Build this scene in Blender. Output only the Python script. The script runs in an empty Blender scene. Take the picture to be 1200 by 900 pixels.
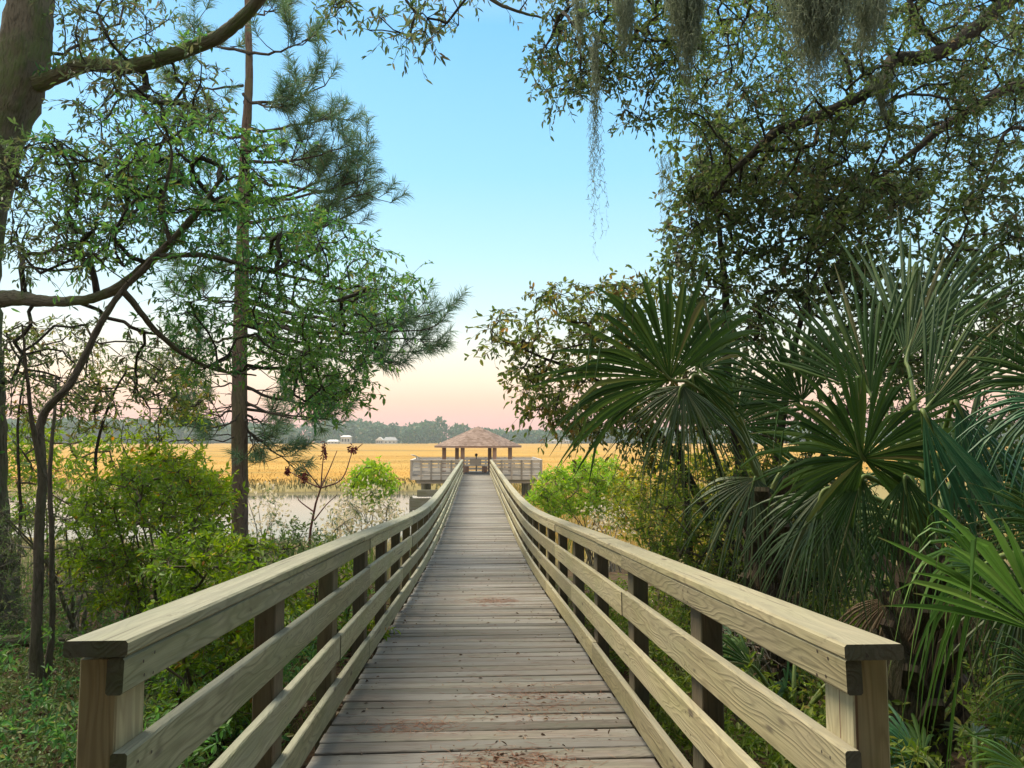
import bpy, math
import numpy as np
from mathutils import Vector, Matrix, Quaternion

rng = np.random.default_rng(11)
R = math.radians
scene = bpy.context.scene
COL = scene.collection

# ------------------------------------------------------------------ camera
CAMZ = 4.2
F = 873.0                        # focal length in photo pixels (1200 wide)
PITCH = math.atan((515 - 450) / F)
YAW = math.atan((600 - 558) / F)
cd = bpy.data.cameras.new('camera')
cam = bpy.data.objects.new('camera', cd)
COL.objects.link(cam)
cd.sensor_width = 36.0
cd.lens = 36.0 * F / 1200
cd.clip_start = 0.05
cd.clip_end = 6000
CX = -.037                      # the photographer stands a touch left of the walk's centre
cam.location = (CX, 0, CAMZ)
cam.rotation_euler = (math.pi / 2 + PITCH, 0, -YAW)
scene.camera = cam
_M = np.array(cam.rotation_euler.to_matrix())


def P(px, py, Y):
    """world point at depth Y seen at photo pixel (px, py); arrays allowed"""
    px, py, Y = np.broadcast_arrays(np.asarray(px, float), np.asarray(py, float), np.asarray(Y, float))
    d = np.stack([(px - 600) / F, (450 - py) / F, -np.ones_like(px)], -1) @ _M.T
    k = Y / d[..., 1]
    return d * k[..., None] + np.array([CX, 0, CAMZ])


# ------------------------------------------------------------------ object helpers
def link(name, data=None, parent=None):
    o = bpy.data.objects.new(name, data)
    COL.objects.link(o)
    if parent is not None:
        o.parent = parent
    return o


def tag(o, label=None, cat=None, group=None, kind=None):
    if label: o['label'] = label
    if cat: o['category'] = cat
    if group: o['group'] = group
    if kind: o['kind'] = kind
    return o


def thing(name, label, cat, loc=(0, 0, 0), group=None):
    o = link(name)
    o.location = Vector([float(v) for v in loc])
    o.empty_display_size = 0.2
    return tag(o, label, cat, group)


def put(name, V, faces, mats, parent=None, gr=None, fm=None, smooth=False, col=None):
    """one mesh object. V world coords; faces: list of arrays (each n x k) or python lists"""
    V = np.asarray(V, np.float64)
    if parent is not None:
        V = V - np.array(parent.matrix_basis.translation if parent.parent is None else
                         parent.parent.matrix_basis.translation)
    me = bpy.data.meshes.new(name)
    if isinstance(faces, np.ndarray):
        faces = [faces]
    if len(faces) and isinstance(faces[0], np.ndarray):
        loops = np.concatenate([f.ravel() for f in faces]).astype(np.int32)
        cnt = np.concatenate([np.full(len(f), f.shape[1]) for f in faces])
    else:
        loops = np.array([i for f in faces for i in f], np.int32)
        cnt = np.array([len(f) for f in faces])
    st = np.concatenate([[0], np.cumsum(cnt)[:-1]]).astype(np.int32)
    me.vertices.add(len(V))
    me.vertices.foreach_set('co', V.astype(np.float32).ravel())
    me.loops.add(len(loops))
    me.loops.foreach_set('vertex_index', loops)
    me.polygons.add(len(cnt))
    me.polygons.foreach_set('loop_start', st)
    if fm is not None:
        me.polygons.foreach_set('material_index', np.asarray(fm, np.int32))
    me.update(calc_edges=True)
    me.validate()
    me.polygons.foreach_set('use_smooth', np.full(len(me.polygons), bool(smooth)))
    if gr is not None:
        a = me.attributes.new('gr', 'FLOAT_VECTOR', 'POINT')
        a.data.foreach_set('vector', np.asarray(gr, np.float32).ravel())
    if col is not None:
        a = me.attributes.new('tint', 'FLOAT_COLOR', 'POINT')
        c = np.asarray(col, np.float32)
        a.data.foreach_set('color', np.concatenate([c, np.ones((len(c), 1), np.float32)], 1).ravel())
    for m in (mats if isinstance(mats, (list, tuple)) else [mats]):
        me.materials.append(m)
    return link(name, me, parent)


class MB:
    """collects small shapes of one part"""
    def __init__(s):
        s.v = []; s.f = []; s.g = []; s.m = []

    def add(s, V, Fc, G=None, mi=0):
        o = len(s.v)
        s.v += [tuple(p) for p in V]
        G = V if G is None else G
        s.g += [tuple(p) for p in G]
        for k, f in enumerate(Fc):
            s.f.append([i + o for i in f])
            s.m.append(mi[k] if isinstance(mi, (list, tuple)) else mi)

    def beam(s, a, b, w, h, ch=0.0, up=(0, 0, 1), endmat=0, goff=None):
        """chamfered board from a to b; w across, h along up"""
        a = np.array(a, float); b = np.array(b, float)
        s.sweep([a, b], w, h, ch, up, endmat, goff)

    def sweep(s, path, w, h, ch=0.0, up=(0, 0, 1), endmat=0, goff=None, side=None):
        path = [np.array(p, float) for p in path]
        up = np.array(up, float)
        goff = rng.uniform(-20, 20, 3) if goff is None else np.array(goff)
        hw, hh = w / 2, h / 2
        if ch > 0:
            sec = [(-hw + ch, -hh), (hw - ch, -hh), (hw, -hh + ch), (hw, hh - ch), (hw - ch, hh), (-hw + ch, hh),
                   (-hw, hh - ch), (-hw, -hh + ch)]
        else:
            sec = [(-hw, -hh), (hw, -hh), (hw, hh), (-hw, hh)]
        n = len(sec)
        V = []; G = []; t = 0
        for i, p in enumerate(path):
            d = path[min(i + 1, len(path) - 1)] - path[max(i - 1, 0)]
            d /= np.linalg.norm(d)
            sd = np.cross(d, up) if side is None else np.array(side, float)
            sd /= np.linalg.norm(sd)
            u = np.cross(sd, d)
            if i: t += np.linalg.norm(p - path[i - 1])
            for (x, y) in sec:
                V.append(p + sd * x + u * y)
                G.append((t + goff[0], x + goff[1], y + goff[2]))
        Fc = []; mi = []
        for i in range(len(path) - 1):
            for k in range(n):
                k2 = (k + 1) % n
                Fc.append([i * n + k, i * n + k2, (i + 1) * n + k2, (i + 1) * n + k]); mi.append(0)
        Fc.append(list(range(n))[::-1]); mi.append(endmat)
        Fc.append([(len(path) - 1) * n + k for k in range(n)]); mi.append(endmat)
        s.add(V, Fc, G, mi)

    def build(s, name, mats, parent=None, smooth=False):
        return put(name, s.v, s.f, mats, parent, gr=s.g, fm=s.m, smooth=smooth)


def tubes(paths, sides=6):
    """paths: list of (pts n x 3, radii n). returns V, quads, gr"""
    Vs = []; Fs = []; Gs = []; o = 0
    for pts, rad in paths:
        pts = np.asarray(pts, float); rad = np.broadcast_to(np.asarray(rad, float), (len(pts),))
        n = len(pts)
        if n < 2: continue
        d = np.gradient(pts, axis=0)
        d /= np.linalg.norm(d, axis=1, keepdims=True) + 1e-9
        ref = np.array([0.0, 1, 0]) if abs(d[:, 2]).mean() > .6 else np.array([0.0, 0, 1])
        a = np.cross(d, ref); a /= np.linalg.norm(a, axis=1, keepdims=True) + 1e-9
        b = np.cross(d, a)
        th = np.linspace(0, 2 * np.pi, sides, endpoint=False)
        bump = 1 + (rng.normal(0, .045, (n, sides)) if rad.max() > .05 and sides >= 12 else np.zeros((n, sides)))
        ring = pts[:, None] + (rad[:, None] * bump)[:, :, None] * (np.cos(th)[None, :, None] * a[:, None] + np.sin(th)[None, :, None] * b[:, None])
        Vs.append(ring.reshape(-1, 3))
        t = np.concatenate([[0], np.cumsum(np.linalg.norm(np.diff(pts, axis=0), axis=1))])
        off = rng.uniform(-30, 30)
        g = np.stack([np.repeat(t + off, sides), np.repeat(rad, sides) * np.tile(np.cos(th), n),
                      np.repeat(rad, sides) * np.tile(np.sin(th), n)], 1)
        Gs.append(g)
        i = np.arange(n - 1)[:, None] * sides; k = np.arange(sides)[None]; k2 = (k + 1) % sides
        q = np.stack([i + k, i + k2, i + sides + k2, i + sides + k], -1).reshape(-1, 4) + o
        Fs.append(q)
        o += n * sides
    return np.concatenate(Vs), np.concatenate(Fs), np.concatenate(Gs)


def unit(v):
    return v / (np.linalg.norm(v, axis=-1, keepdims=True) + 1e-9)


def smooth_path(pts, rad, n=9):
    """Catmull-Rom through control points"""
    p = np.asarray(pts, float); r = np.asarray(rad, float)
    q = np.vstack([2 * p[0] - p[1], p, 2 * p[-1] - p[-2]]); rr = np.concatenate([[r[0]], r, [r[-1]]])
    out = []; ro = []
    for i in range(1, len(q) - 2):
        for t in np.linspace(0, 1, n, endpoint=False):
            t2, t3 = t * t, t * t * t
            out.append(.5 * (2 * q[i] + (q[i + 1] - q[i - 1]) * t + (2 * q[i - 1] - 5 * q[i] + 4 * q[i + 1] - q[i + 2]) * t2
                             + (3 * q[i] - q[i - 1] - 3 * q[i + 1] + q[i + 2]) * t3))
            ro.append(rr[i] * (1 - t) + rr[i + 1] * t)
    out.append(q[-2]); ro.append(rr[-2])
    return np.array(out), np.array(ro)


# ------------------------------------------------------------------ materials
def newmat(name):
    m = bpy.data.materials.new(name)
    m.use_nodes = True
    nt = m.node_tree
    for n in list(nt.nodes): nt.nodes.remove(n)
    out = nt.nodes.new('ShaderNodeOutputMaterial')
    return m, nt, out


def N(nt, t, **k):
    n = nt.nodes.new(t)
    for a, b in k.items():
        if hasattr(n, a): setattr(n, a, b)
        else: n.inputs[a.replace('_', ' ')].default_value = b
    return n


def ramp(nt, src, stops, interp='LINEAR'):
    r = nt.nodes.new('ShaderNodeValToRGB')
    r.color_ramp.interpolation = interp
    el = r.color_ramp.elements
    while len(el) > 1: el.remove(el[-1])
    el[0].position = stops[0][0]; el[0].color = (*stops[0][1], 1)
    for p, c in stops[1:]:
        e = el.new(p); e.color = (*c, 1)
    nt.links.new(src, r.inputs[0])
    return r.outputs[0]


def noise(nt, vec, scale, detail=4, rough=.55, dist=0):
    n = nt.nodes.new('ShaderNodeTexNoise')
    n.inputs['Scale'].default_value = scale
    n.inputs['Detail'].default_value = detail
    n.inputs['Roughness'].default_value = rough
    n.inputs['Distortion'].default_value = dist
    if vec is not None: nt.links.new(vec, n.inputs['Vector'])
    return n.outputs['Fac']


def mapping(nt, vec, scale, loc=(0, 0, 0)):
    n = nt.nodes.new('ShaderNodeMapping')
    n.inputs['Scale'].default_value = scale
    n.inputs['Location'].default_value = loc
    nt.links.new(vec, n.inputs['Vector'])
    return n.outputs[0]


def mixc(nt, fac, a, b, mode='MIX'):
    n = nt.nodes.new('ShaderNodeMix'); n.data_type = 'RGBA'; n.blend_type = mode
    for s, v in ((0, fac), (6, a), (7, b)):
        if isinstance(v, (int, float)): n.inputs[s].default_value = v
        elif isinstance(v, tuple): n.inputs[s].default_value = (*v, 1)
        else: nt.links.new(v, n.inputs[s])
    return n.outputs[2]


def mth(nt, op, a, b=None, c=None, clamp=False):
    n = nt.nodes.new('ShaderNodeMath'); n.operation = op; n.use_clamp = clamp
    for i, v in enumerate((a, b, c)):
        if v is None: continue
        if isinstance(v, (int, float)): n.inputs[i].default_value = v
        else: nt.links.new(v, n.inputs[i])
    return n.outputs[0]


def sstep(nt, v, a, b):
    n = nt.nodes.new('ShaderNodeMapRange'); n.interpolation_type = 'SMOOTHSTEP'
    n.inputs[1].default_value = a; n.inputs[2].default_value = b
    nt.links.new(v, n.inputs[0])
    return n.outputs[0]


def principled(nt, out, col, rough=.8, spec=.3, bump=None, bstr=.3, bdist=.01):
    b = nt.nodes.new('ShaderNodeBsdfPrincipled')
    if isinstance(col, tuple): b.inputs['Base Color'].default_value = (*col, 1)
    else: nt.links.new(col, b.inputs['Base Color'])
    if isinstance(rough, (int, float)): b.inputs['Roughness'].default_value = rough
    else: nt.links.new(rough, b.inputs['Roughness'])
    b.inputs['Specular IOR Level'].default_value = spec
    if bump is not None:
        bp = nt.nodes.new('ShaderNodeBump')
        bp.inputs['Strength'].default_value = bstr; bp.inputs['Distance'].default_value = bdist
        nt.links.new(bump, bp.inputs['Height']); nt.links.new(bp.outputs[0], b.inputs['Normal'])
    nt.links.new(b.outputs[0], out.inputs['Surface'])
    return b


def attr(nt, name):
    n = nt.nodes.new('ShaderNodeAttribute'); n.attribute_name = name
    return n


def wood_mat(name, c_light, c_dark, c_green, green=.5, var=.5, island=False, grey=(.34, .35, .36), greyamt=.3, dirt=(.09, .07, .055),
             topgrey=0.0):
    m, nt, out = newmat(name)
    g = attr(nt, 'gr').outputs['Vector']
    if island:
        gi = nt.nodes.new('ShaderNodeNewGeometry').outputs['Random Per Island']
        rnd = gi
    else:
        rnd = nt.nodes.new('ShaderNodeObjectInfo').outputs['Random']
    # cathedral grain: contour lines of a stretched noise field
    n1 = noise(nt, mapping(nt, g, (1.1, 7, 7)), 1.0, 2, .5)
    s = mth(nt, 'SINE', mth(nt, 'MULTIPLY', n1, 120.0))
    s = mth(nt, 'MULTIPLY_ADD', s, .5, .5)
    s = mth(nt, 'POWER', s, 2.2)
    fib = noise(nt, mapping(nt, g, (3, 160, 160)), 1.0, 3, .6)
    fib2 = noise(nt, mapping(nt, g, (1.2, 38, 38)), 1.0, 3, .6)
    col = mixc(nt, mth(nt, 'MULTIPLY', s, .5), c_light, c_dark)
    col = mixc(nt, mth(nt, 'MULTIPLY', sstep(nt, fib, .45, .75), .35), col, c_dark)
    col = mixc(nt, sstep(nt, fib2, .42, .68), col, mixc(nt, .5, c_dark, c_light))
    blot = noise(nt, mapping(nt, g, (2.2, 6, 6)), 1.0, 5, .65)
    col = mixc(nt, mth(nt, 'MULTIPLY', sstep(nt, blot, .38, .66), green), col, c_green)
    wea = noise(nt, mapping(nt, g, (.8, 5, 5), (9, 4, 2)), 1.0, 5, .6)
    col = mixc(nt, mth(nt, 'MULTIPLY', sstep(nt, wea, .42, .62), greyamt), col, grey)
    # per-board value
    v = mth(nt, 'MULTIPLY_ADD', rnd, var, 1 - var / 2)
    hs = nt.nodes.new('ShaderNodeHueSaturation')
    nt.links.new(v, hs.inputs['Value']); nt.links.new(col, hs.inputs['Color'])
    col = hs.outputs[0]
    if topgrey:
        nz = nt.nodes.new('ShaderNodeNewGeometry').outputs['Normal']
        sp = nt.nodes.new('ShaderNodeSeparateXYZ'); nt.links.new(nz, sp.inputs[0])
        col = mixc(nt, mth(nt, 'MULTIPLY', sstep(nt, sp.outputs[2], .5, .9), topgrey), col,
                   mixc(nt, fib2, (.34, .335, .27), (.17, .17, .14)))
    vk = nt.nodes.new('ShaderNodeTexVoronoi'); vk.inputs['Scale'].default_value = 1.0
    nt.links.new(mapping(nt, g, (2.1, 6.5, 6.5), (4, 2, 1)), vk.inputs['Vector'])
    kn = mth(nt, 'SUBTRACT', 1.0, sstep(nt, vk.outputs['Distance'], .05, .11))
    col = mixc(nt, mth(nt, 'MULTIPLY', kn, .75), col, dirt)
    st = noise(nt, mapping(nt, g, (5, 14, 14), (3, 1, 7)), 1.0, 6, .7)
    col = mixc(nt, mth(nt, 'MULTIPLY', sstep(nt, st, .60, .74), .75), col, dirt)
    crack = mth(nt, 'LESS_THAN', noise(nt, mapping(nt, g, (.9, 70, 70), (1, 5, 3)), 1.0, 2, .5), .305)
    col = mixc(nt, mth(nt, 'MULTIPLY', crack, .7), col, dirt)
    h = mth(nt, 'ADD', mth(nt, 'MULTIPLY', fib, .6), mth(nt, 'MULTIPLY', s, -.35))
    h = mth(nt, 'ADD', h, mth(nt, 'MULTIPLY', crack, -1.2))
    principled(nt, out, col, .82, .25, h, .55, .004)
    return m


def leaf_mat(name, stops, tint2=None, t2amt=.5, rough=.5, transl=.35, tcol=1.7, scale=1.2, spec=.4):
    m, nt, out = newmat(name)
    rnd = nt.nodes.new('ShaderNodeNewGeometry').outputs['Random Per Island']
    col = ramp(nt, rnd, stops)
    if tint2:
        tc = nt.nodes.new('ShaderNodeNewGeometry').outputs['Position']
        f = noise(nt, tc, scale, 3, .6)
        col = mixc(nt, mth(nt, 'MULTIPLY', sstep(nt, f, .42, .6), t2amt), col, tint2)
    b = principled(nt, out, col, rough, spec)
    tr = nt.nodes.new('ShaderNodeBsdfTranslucent')
    hs = nt.nodes.new('ShaderNodeHueSaturation')
    hs.inputs['Value'].default_value = tcol; hs.inputs['Saturation'].default_value = 1.1
    nt.links.new(col, hs.inputs['Color']); nt.links.new(hs.outputs[0], tr.inputs['Color'])
    mx = nt.nodes.new('ShaderNodeMixShader'); mx.inputs[0].default_value = transl
    nt.links.new(b.outputs[0], mx.inputs[1]); nt.links.new(tr.outputs[0], mx.inputs[2])
    nt.links.new(mx.outputs[0], out.inputs['Surface'])
    return m


def tint_mat(name, rough=.8, transl=.25, upn=False):
    """colour stored per plant in the mesh (dry or green blades)"""
    m, nt, out = newmat(name)
    c = attr(nt, 'tint').outputs['Color']
    b = principled(nt, out, c, rough, .15)
    tr = nt.nodes.new('ShaderNodeBsdfTranslucent'); nt.links.new(c, tr.inputs['Color'])
    if upn:      # a dense sward shades like one soft surface
        cx = nt.nodes.new('ShaderNodeCombineXYZ'); cx.inputs[2].default_value = 1.0; cx.inputs[1].default_value = -.35
        nt.links.new(cx.outputs[0], b.inputs['Normal'])
    mx = nt.nodes.new('ShaderNodeMixShader'); mx.inputs[0].default_value = transl
    nt.links.new(b.outputs[0], mx.inputs[1]); nt.links.new(tr.outputs[0], mx.inputs[2])
    nt.links.new(mx.outputs[0], out.inputs['Surface'])
    return m


def bark_mat(name, c1, c2, moss=None, mossamt=.4, vscale=9):
    m, nt, out = newmat(name)
    g = attr(nt, 'gr').outputs['Vector']
    n1 = noise(nt, mapping(nt, g, (vscale * .8, vscale * 4, vscale * 4)), 1.0, 5, .65, .3)
    n2 = noise(nt, mapping(nt, g, (1.5, 3, 3)), 1.0, 4, .6)
    col = mixc(nt, sstep(nt, n1, .35, .65), c1, c2)
    if moss:
        col = mixc(nt, mth(nt, 'MULTIPLY', sstep(nt, n2, .42, .6), mossamt), col, moss)
    principled(nt, out, mixc(nt, mth(nt, 'MULTIPLY', sstep(nt, n1, .52, .40), .6), col, c2), .9, .12, n1, 1.0, .06)
    return m


def flat_mat(name, c, rough=.7, c2=None, scale=8, spec=.3):
    m, nt, out = newmat(name)
    if c2 is None: c2 = tuple(x * .7 for x in c)
    tc = nt.nodes.new('ShaderNodeTexCoord').outputs['Object']
    f = noise(nt, tc, scale, 5, .6)
    principled(nt, out, mixc(nt, sstep(nt, f, .35, .65), c, c2), rough, spec, f, .3, .01)
    return m


M = {}
M['rail_green'] = wood_mat('algae_tinted_pine', (.385, .365, .225), (.13, .115, .065), (.22, .25, .12), .5, greyamt=.28, grey=(.33, .325, .27), topgrey=.6)
M['rail_yellow'] = wood_mat('honey_weathered_pine', (.42, .355, .20), (.17, .13, .07), (.27, .26, .125), .42, greyamt=.24, grey=(.36, .32, .235), topgrey=.5)
M['post'] = wood_mat('shaded_post_pine', (.17, .13, .075), (.08, .06, .035), (.09, .095, .045), .5, dirt=(.09, .035, .022), greyamt=.06)  # brown post wood, darkened to put the shade of the fronts into the colour
M['endpost'] = wood_mat('mossy_end_post', (.46, .40, .23), (.24, .185, .10), (.26, .28, .13), .55, dirt=(.15, .06, .035), greyamt=.1)  # green-tinged near-end posts, the lighter copy for posts that catch light
M['platpost'] = wood_mat('brownish_platform_post', (.36, .31, .25), (.22, .18, .15), (.28, .26, .2), .3, greyamt=.3)
M['endgrain'] = wood_mat('shaded_end_grain', (.19, .175, .12), (.09, .085, .055), (.11, .14, .06), .6, greyamt=.1)  # dirty board ends, with shade also put into the dark colour
M['deck'] = wood_mat('grey_deck_boards', (.21, .18, .15), (.085, .072, .06), (.15, .165, .12), .45, var=.8, island=True,
                     grey=(.24, .235, .225), greyamt=.55, dirt=(.13, .085, .07))
M['grey_wood'] = wood_mat('grey_platform_timber', (.56, .52, .46), (.38, .34, .30), (.46, .45, .36), .3, greyamt=.5)
M['pile'] = wood_mat('dark_piling', (.14, .13, .085), (.075, .07, .045), (.11, .13, .06), .5, greyamt=.15)
M['gposts'] = wood_mat('reddish_gazebo_posts', (.28, .17, .12), (.17, .10, .075), (.22, .18, .13), .3, greyamt=.2)
M['bark_oak'] = bark_mat('oak_bark', (.27, .24, .17), (.10, .088, .062), (.13, .18, .06), .7)
M['bark_pine'] = bark_mat('pine_bark', (.27, .20, .155), (.09, .065, .05), (.17, .18, .08), .35, 6)
M['bark_thin'] = bark_mat('thin_bark', (.24, .19, .14), (.10, .08, .06), (.17, .18, .09), .4)
M['bark_dark'] = bark_mat('dark_bark', (.12, .10, .08), (.05, .042, .034), (.08, .09, .05), .35)
M['bark_pale'] = bark_mat('pale_dead_bark', (.34, .31, .25), (.17, .15, .12), (.20, .22, .14), .4)
M['twig_red'] = flat_mat('reddish_twig', (.20, .075, .055), .7)


# ------------------------------------------------------------------ terrain
def sm(t):
    t = np.clip(t, 0, 1)
    return t * t * (3 - 2 * t)


def creek(x, y):
    """distance (m) inside the creek; negative = on land"""
    xr = 1.4 + .5 * np.sin(y * .31) + .3 * np.sin(y * .83 + 1)
    y0 = 31.0 + 1.2 * np.sin(x * .22) + .5 * np.sin(x * .7 + 2)
    y1 = 61.0 + 1.1 * np.sin(x * .16 + 1) + .6 * np.sin(x * .43)
    return np.minimum(np.minimum(y - y0, y1 - y), xr - x)


def ground(x, y):
    x = np.asarray(x, float); y = np.asarray(y, float)
    near = 2.33 - 2.08 * sm((y - 3.5) / 24.0)
    far = .32 * sm((y - 60) / 6)
    c = creek(x, y)
    h = near + far - .95 * sm(c / 2.6 + .35) * (c > -.9)
    k = np.clip(1 - y / 26, 0, 1)
    h = h + k * (.06 * np.sin(x * 1.7 + y * .6) * np.sin(y * 1.3 - x * .4) + .03 * np.sin(x * 4.1 + 1) * np.sin(y * 3.7)) * np.clip(abs(x) - .8, 0, 1)
    return h


def on_ground(x, y, dz=0.0):
    return np.array([x, y, float(ground(x, y)) + dz])


def axis(breaks):
    out = []
    for a, b, s in breaks: out.append(np.arange(a, b, s))
    return np.concatenate(out)


xs = axis([(-1200, -200, 60), (-200, -60, 12), (-60, -16, 2.2), (-16, 16, .3), (16, 60, 2.2), (60, 200, 12), (200, 1201, 60)])
ys = axis([(-60, -6, 6), (-6, 30, .3), (30, 76, .8), (76, 140, 5), (140, 1050, 45)])
X, Y = np.meshgrid(xs, ys)
Z = ground(X, Y)
V = np.stack([X, Y, Z], -1).reshape(-1, 3)
nx = len(xs)
i = (np.arange(len(ys) - 1)[:, None] * nx + np.arange(nx - 1)[None]).ravel()
Fq = np.stack([i, i + 1, i + nx + 1, i + nx], 1)

m, nt, out = newmat('forest_floor_and_marsh')
pos = nt.nodes.new('ShaderNodeNewGeometry').outputs['Position']
sp = nt.nodes.new('ShaderNodeSeparateXYZ'); nt.links.new(pos, sp.inputs[0])
n1 = noise(nt, pos, 9, 8, .7); n2 = noise(nt, pos, 1.1, 4, .6); n3 = noise(nt, pos, 45, 4, .7)
litter = ramp(nt, n1, [(.3, (.02, .014, .01)), (.48, (.06, .038, .024)), (.58, (.11, .075, .045)), (.72, (.2, .15, .10))])
litter = mixc(nt, mth(nt, 'MULTIPLY', sstep(nt, n2, .5, .68), .55), litter, mixc(nt, n3, (.03, .05, .012), (.09, .13, .03)))
litter = mixc(nt, mth(nt, 'MULTIPLY', sstep(nt, n3, .55, .7), .5), litter, (.04, .025, .018))
mn = noise(nt, mapping(nt, pos, (.008, .035, .05)), 1.0, 5, .6)
mn2 = noise(nt, mapping(nt, pos, (.05, .22, .2)), 1.0, 6, .7)
gold = ramp(nt, mn, [(.33, (.22, .16, .05)), (.46, (.38, .205, .04)), (.56, (.44, .265, .07)), (.68, (.25, .185, .055))])
gold = mixc(nt, mth(nt, 'MULTIPLY', sstep(nt, mn2, .46, .66), .5), gold, (.24, .185, .055))
mn3 = noise(nt, mapping(nt, pos, (.9, 2.2, 2)), 1.0, 4, .7)
gold = mixc(nt, mth(nt, 'MULTIPLY', sstep(nt, mn3, .45, .65), .35), gold, (.50, .30, .08))
mud = mixc(nt, n1, (.10, .085, .045), (.18, .15, .08))
c = mixc(nt, sstep(nt, sp.outputs[1], 18, 27), litter, mixc(nt, n1, (.15, .14, .06), (.32, .24, .10)))
c = mixc(nt, sstep(nt, sp.outputs[1], 61, 68), c, gold)
c = mixc(nt, sstep(nt, sp.outputs[2], .16, -.05), c, mud)
principled(nt, out, c, .95, .05, n1, .6, .03)
g = put('ground', V, Fq, m, smooth=True); tag(g, kind='structure')

# water sheet
m, nt, out = newmat('creek_water')
pos = nt.nodes.new('ShaderNodeNewGeometry').outputs['Position']
w1 = noise(nt, mapping(nt, pos, (.5, 1.6, 1)), 1.0, 3, .5)
b = principled(nt, out, (.10, .10, .075), .07, .5, w1, .05, .03)
b.inputs['IOR'].default_value = 1.33
W = put('water', [(-260, 24, 0), (6, 24, 0), (6, 66, 0), (-260, 66, 0)], [[0, 1, 2, 3]], m)
tag(W, kind='structure')


# ------------------------------------------------------------------ boardwalk
_ky = np.arange(-6, 60, .1)
_kd = np.interp(_ky, [-6, 0, 1.757, 3.0, 4.3, 6, 8, 10, 12, 14, 17, 22, 47, 60], [1.0, 1.335, 1.445, 1.525, 1.605, 1.712, 1.845, 1.975, 2.085, 2.16, 2.215, 2.245, 2.23, 2.23])
_kd = np.convolve(np.pad(_kd, 10, 'edge'), np.hanning(23)[1:-1] / np.hanning(23).sum(), 'valid')


def deckz(y):
    return CAMZ - float(np.interp(y, _ky, _kd))


bw = thing('boardwalk', 'long grey plank boardwalk dipping gently and running level out to the gazebo', 'boardwalk', (0, 0, deckz(0)))
mb = MB()
y = -2.0
k = 0
while y < 46.98:
    w = .139; gap = rng.uniform(.006, .014)
    jx = rng.normal(0, .008)
    z = deckz(y) - .019 + rng.normal(0, .0016)
    sl = (deckz(y + .1) - deckz(y)) / .1
    upv = np.array([0, -sl, 1.0])
    x0 = -.85 + jx + rng.normal(0, .006); x1 = .85 + jx + rng.normal(0, .006)
    rot = rng.normal(0, .0015)
    yc = y + w / 2
    cr = rng.normal(0, .003)
    mb.beam((x0, yc - rot, z + cr), (x1, yc + rot, z - cr), w, .038, .0045, up=upv)
    y += w + gap
    k += 1
mb.build('deck', [M['deck']], bw)
def screws(P0, Nv, r, name, parent):
    P0 = np.asarray(P0, float); Nv = unit(np.asarray(Nv, float))
    A_ = unit(np.cross(Nv, np.array([.13, .27, .71]))); B_ = np.cross(Nv, A_)
    th = np.linspace(0, 2 * np.pi, 6, endpoint=False)
    V_ = (P0 + Nv * .0012)[:, None] + r * (np.cos(th)[None, :, None] * A_[:, None] + np.sin(th)[None, :, None] * B_[:, None])
    q_ = np.arange(len(P0) * 6).reshape(-1, 6)
    o_ = put(name, V_.reshape(-1, 3), q_, M['rust'], parent)
    tag(o_, kind='stuff')


M['rust'] = flat_mat('rusty_screw', (.05, .035, .028), .6)
sp_ = []
y = -2.0
for xx in (-.70, 0, .70):
    for yy in np.arange(1.9, 14, .1455):
        for dy in (.035, .105):
            if rng.random() < .9: sp_.append((xx + rng.normal(0, .008), yy + dy + rng.normal(0, .004), deckz(yy + dy) + .001))
screws(sp_, np.tile([0, 0, 1.0], (len(sp_), 1)), .0048, 'screws', bw)
for xx in (-.70, 0, .70):
    mb = MB()
    mb.sweep([(xx, yy, deckz(yy) - .165) for yy in np.arange(-2, 47.01, 1.0)], .05, .235)
    mb.build('joist', [M['pile']], bw)
for yy in np.arange(3.2, 46, 3.75):
    for s in (-1, 1):
        gz = float(ground(s * .72, yy)) - .4
        mb = MB(); mb.beam((s * .79, yy, gz), (s * .79, yy, deckz(yy) - .29), .16, .16, .01, up=(0, 1, 0))
        mb.build('piling', [M['pile']], bw)
    mb = MB(); mb.beam((-.93, yy + .11, deckz(yy) - .40), (.93, yy + .11, deckz(yy) - .40), .05, .22)
    mb.build('cross_beam', [M['pile']], bw)


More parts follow.
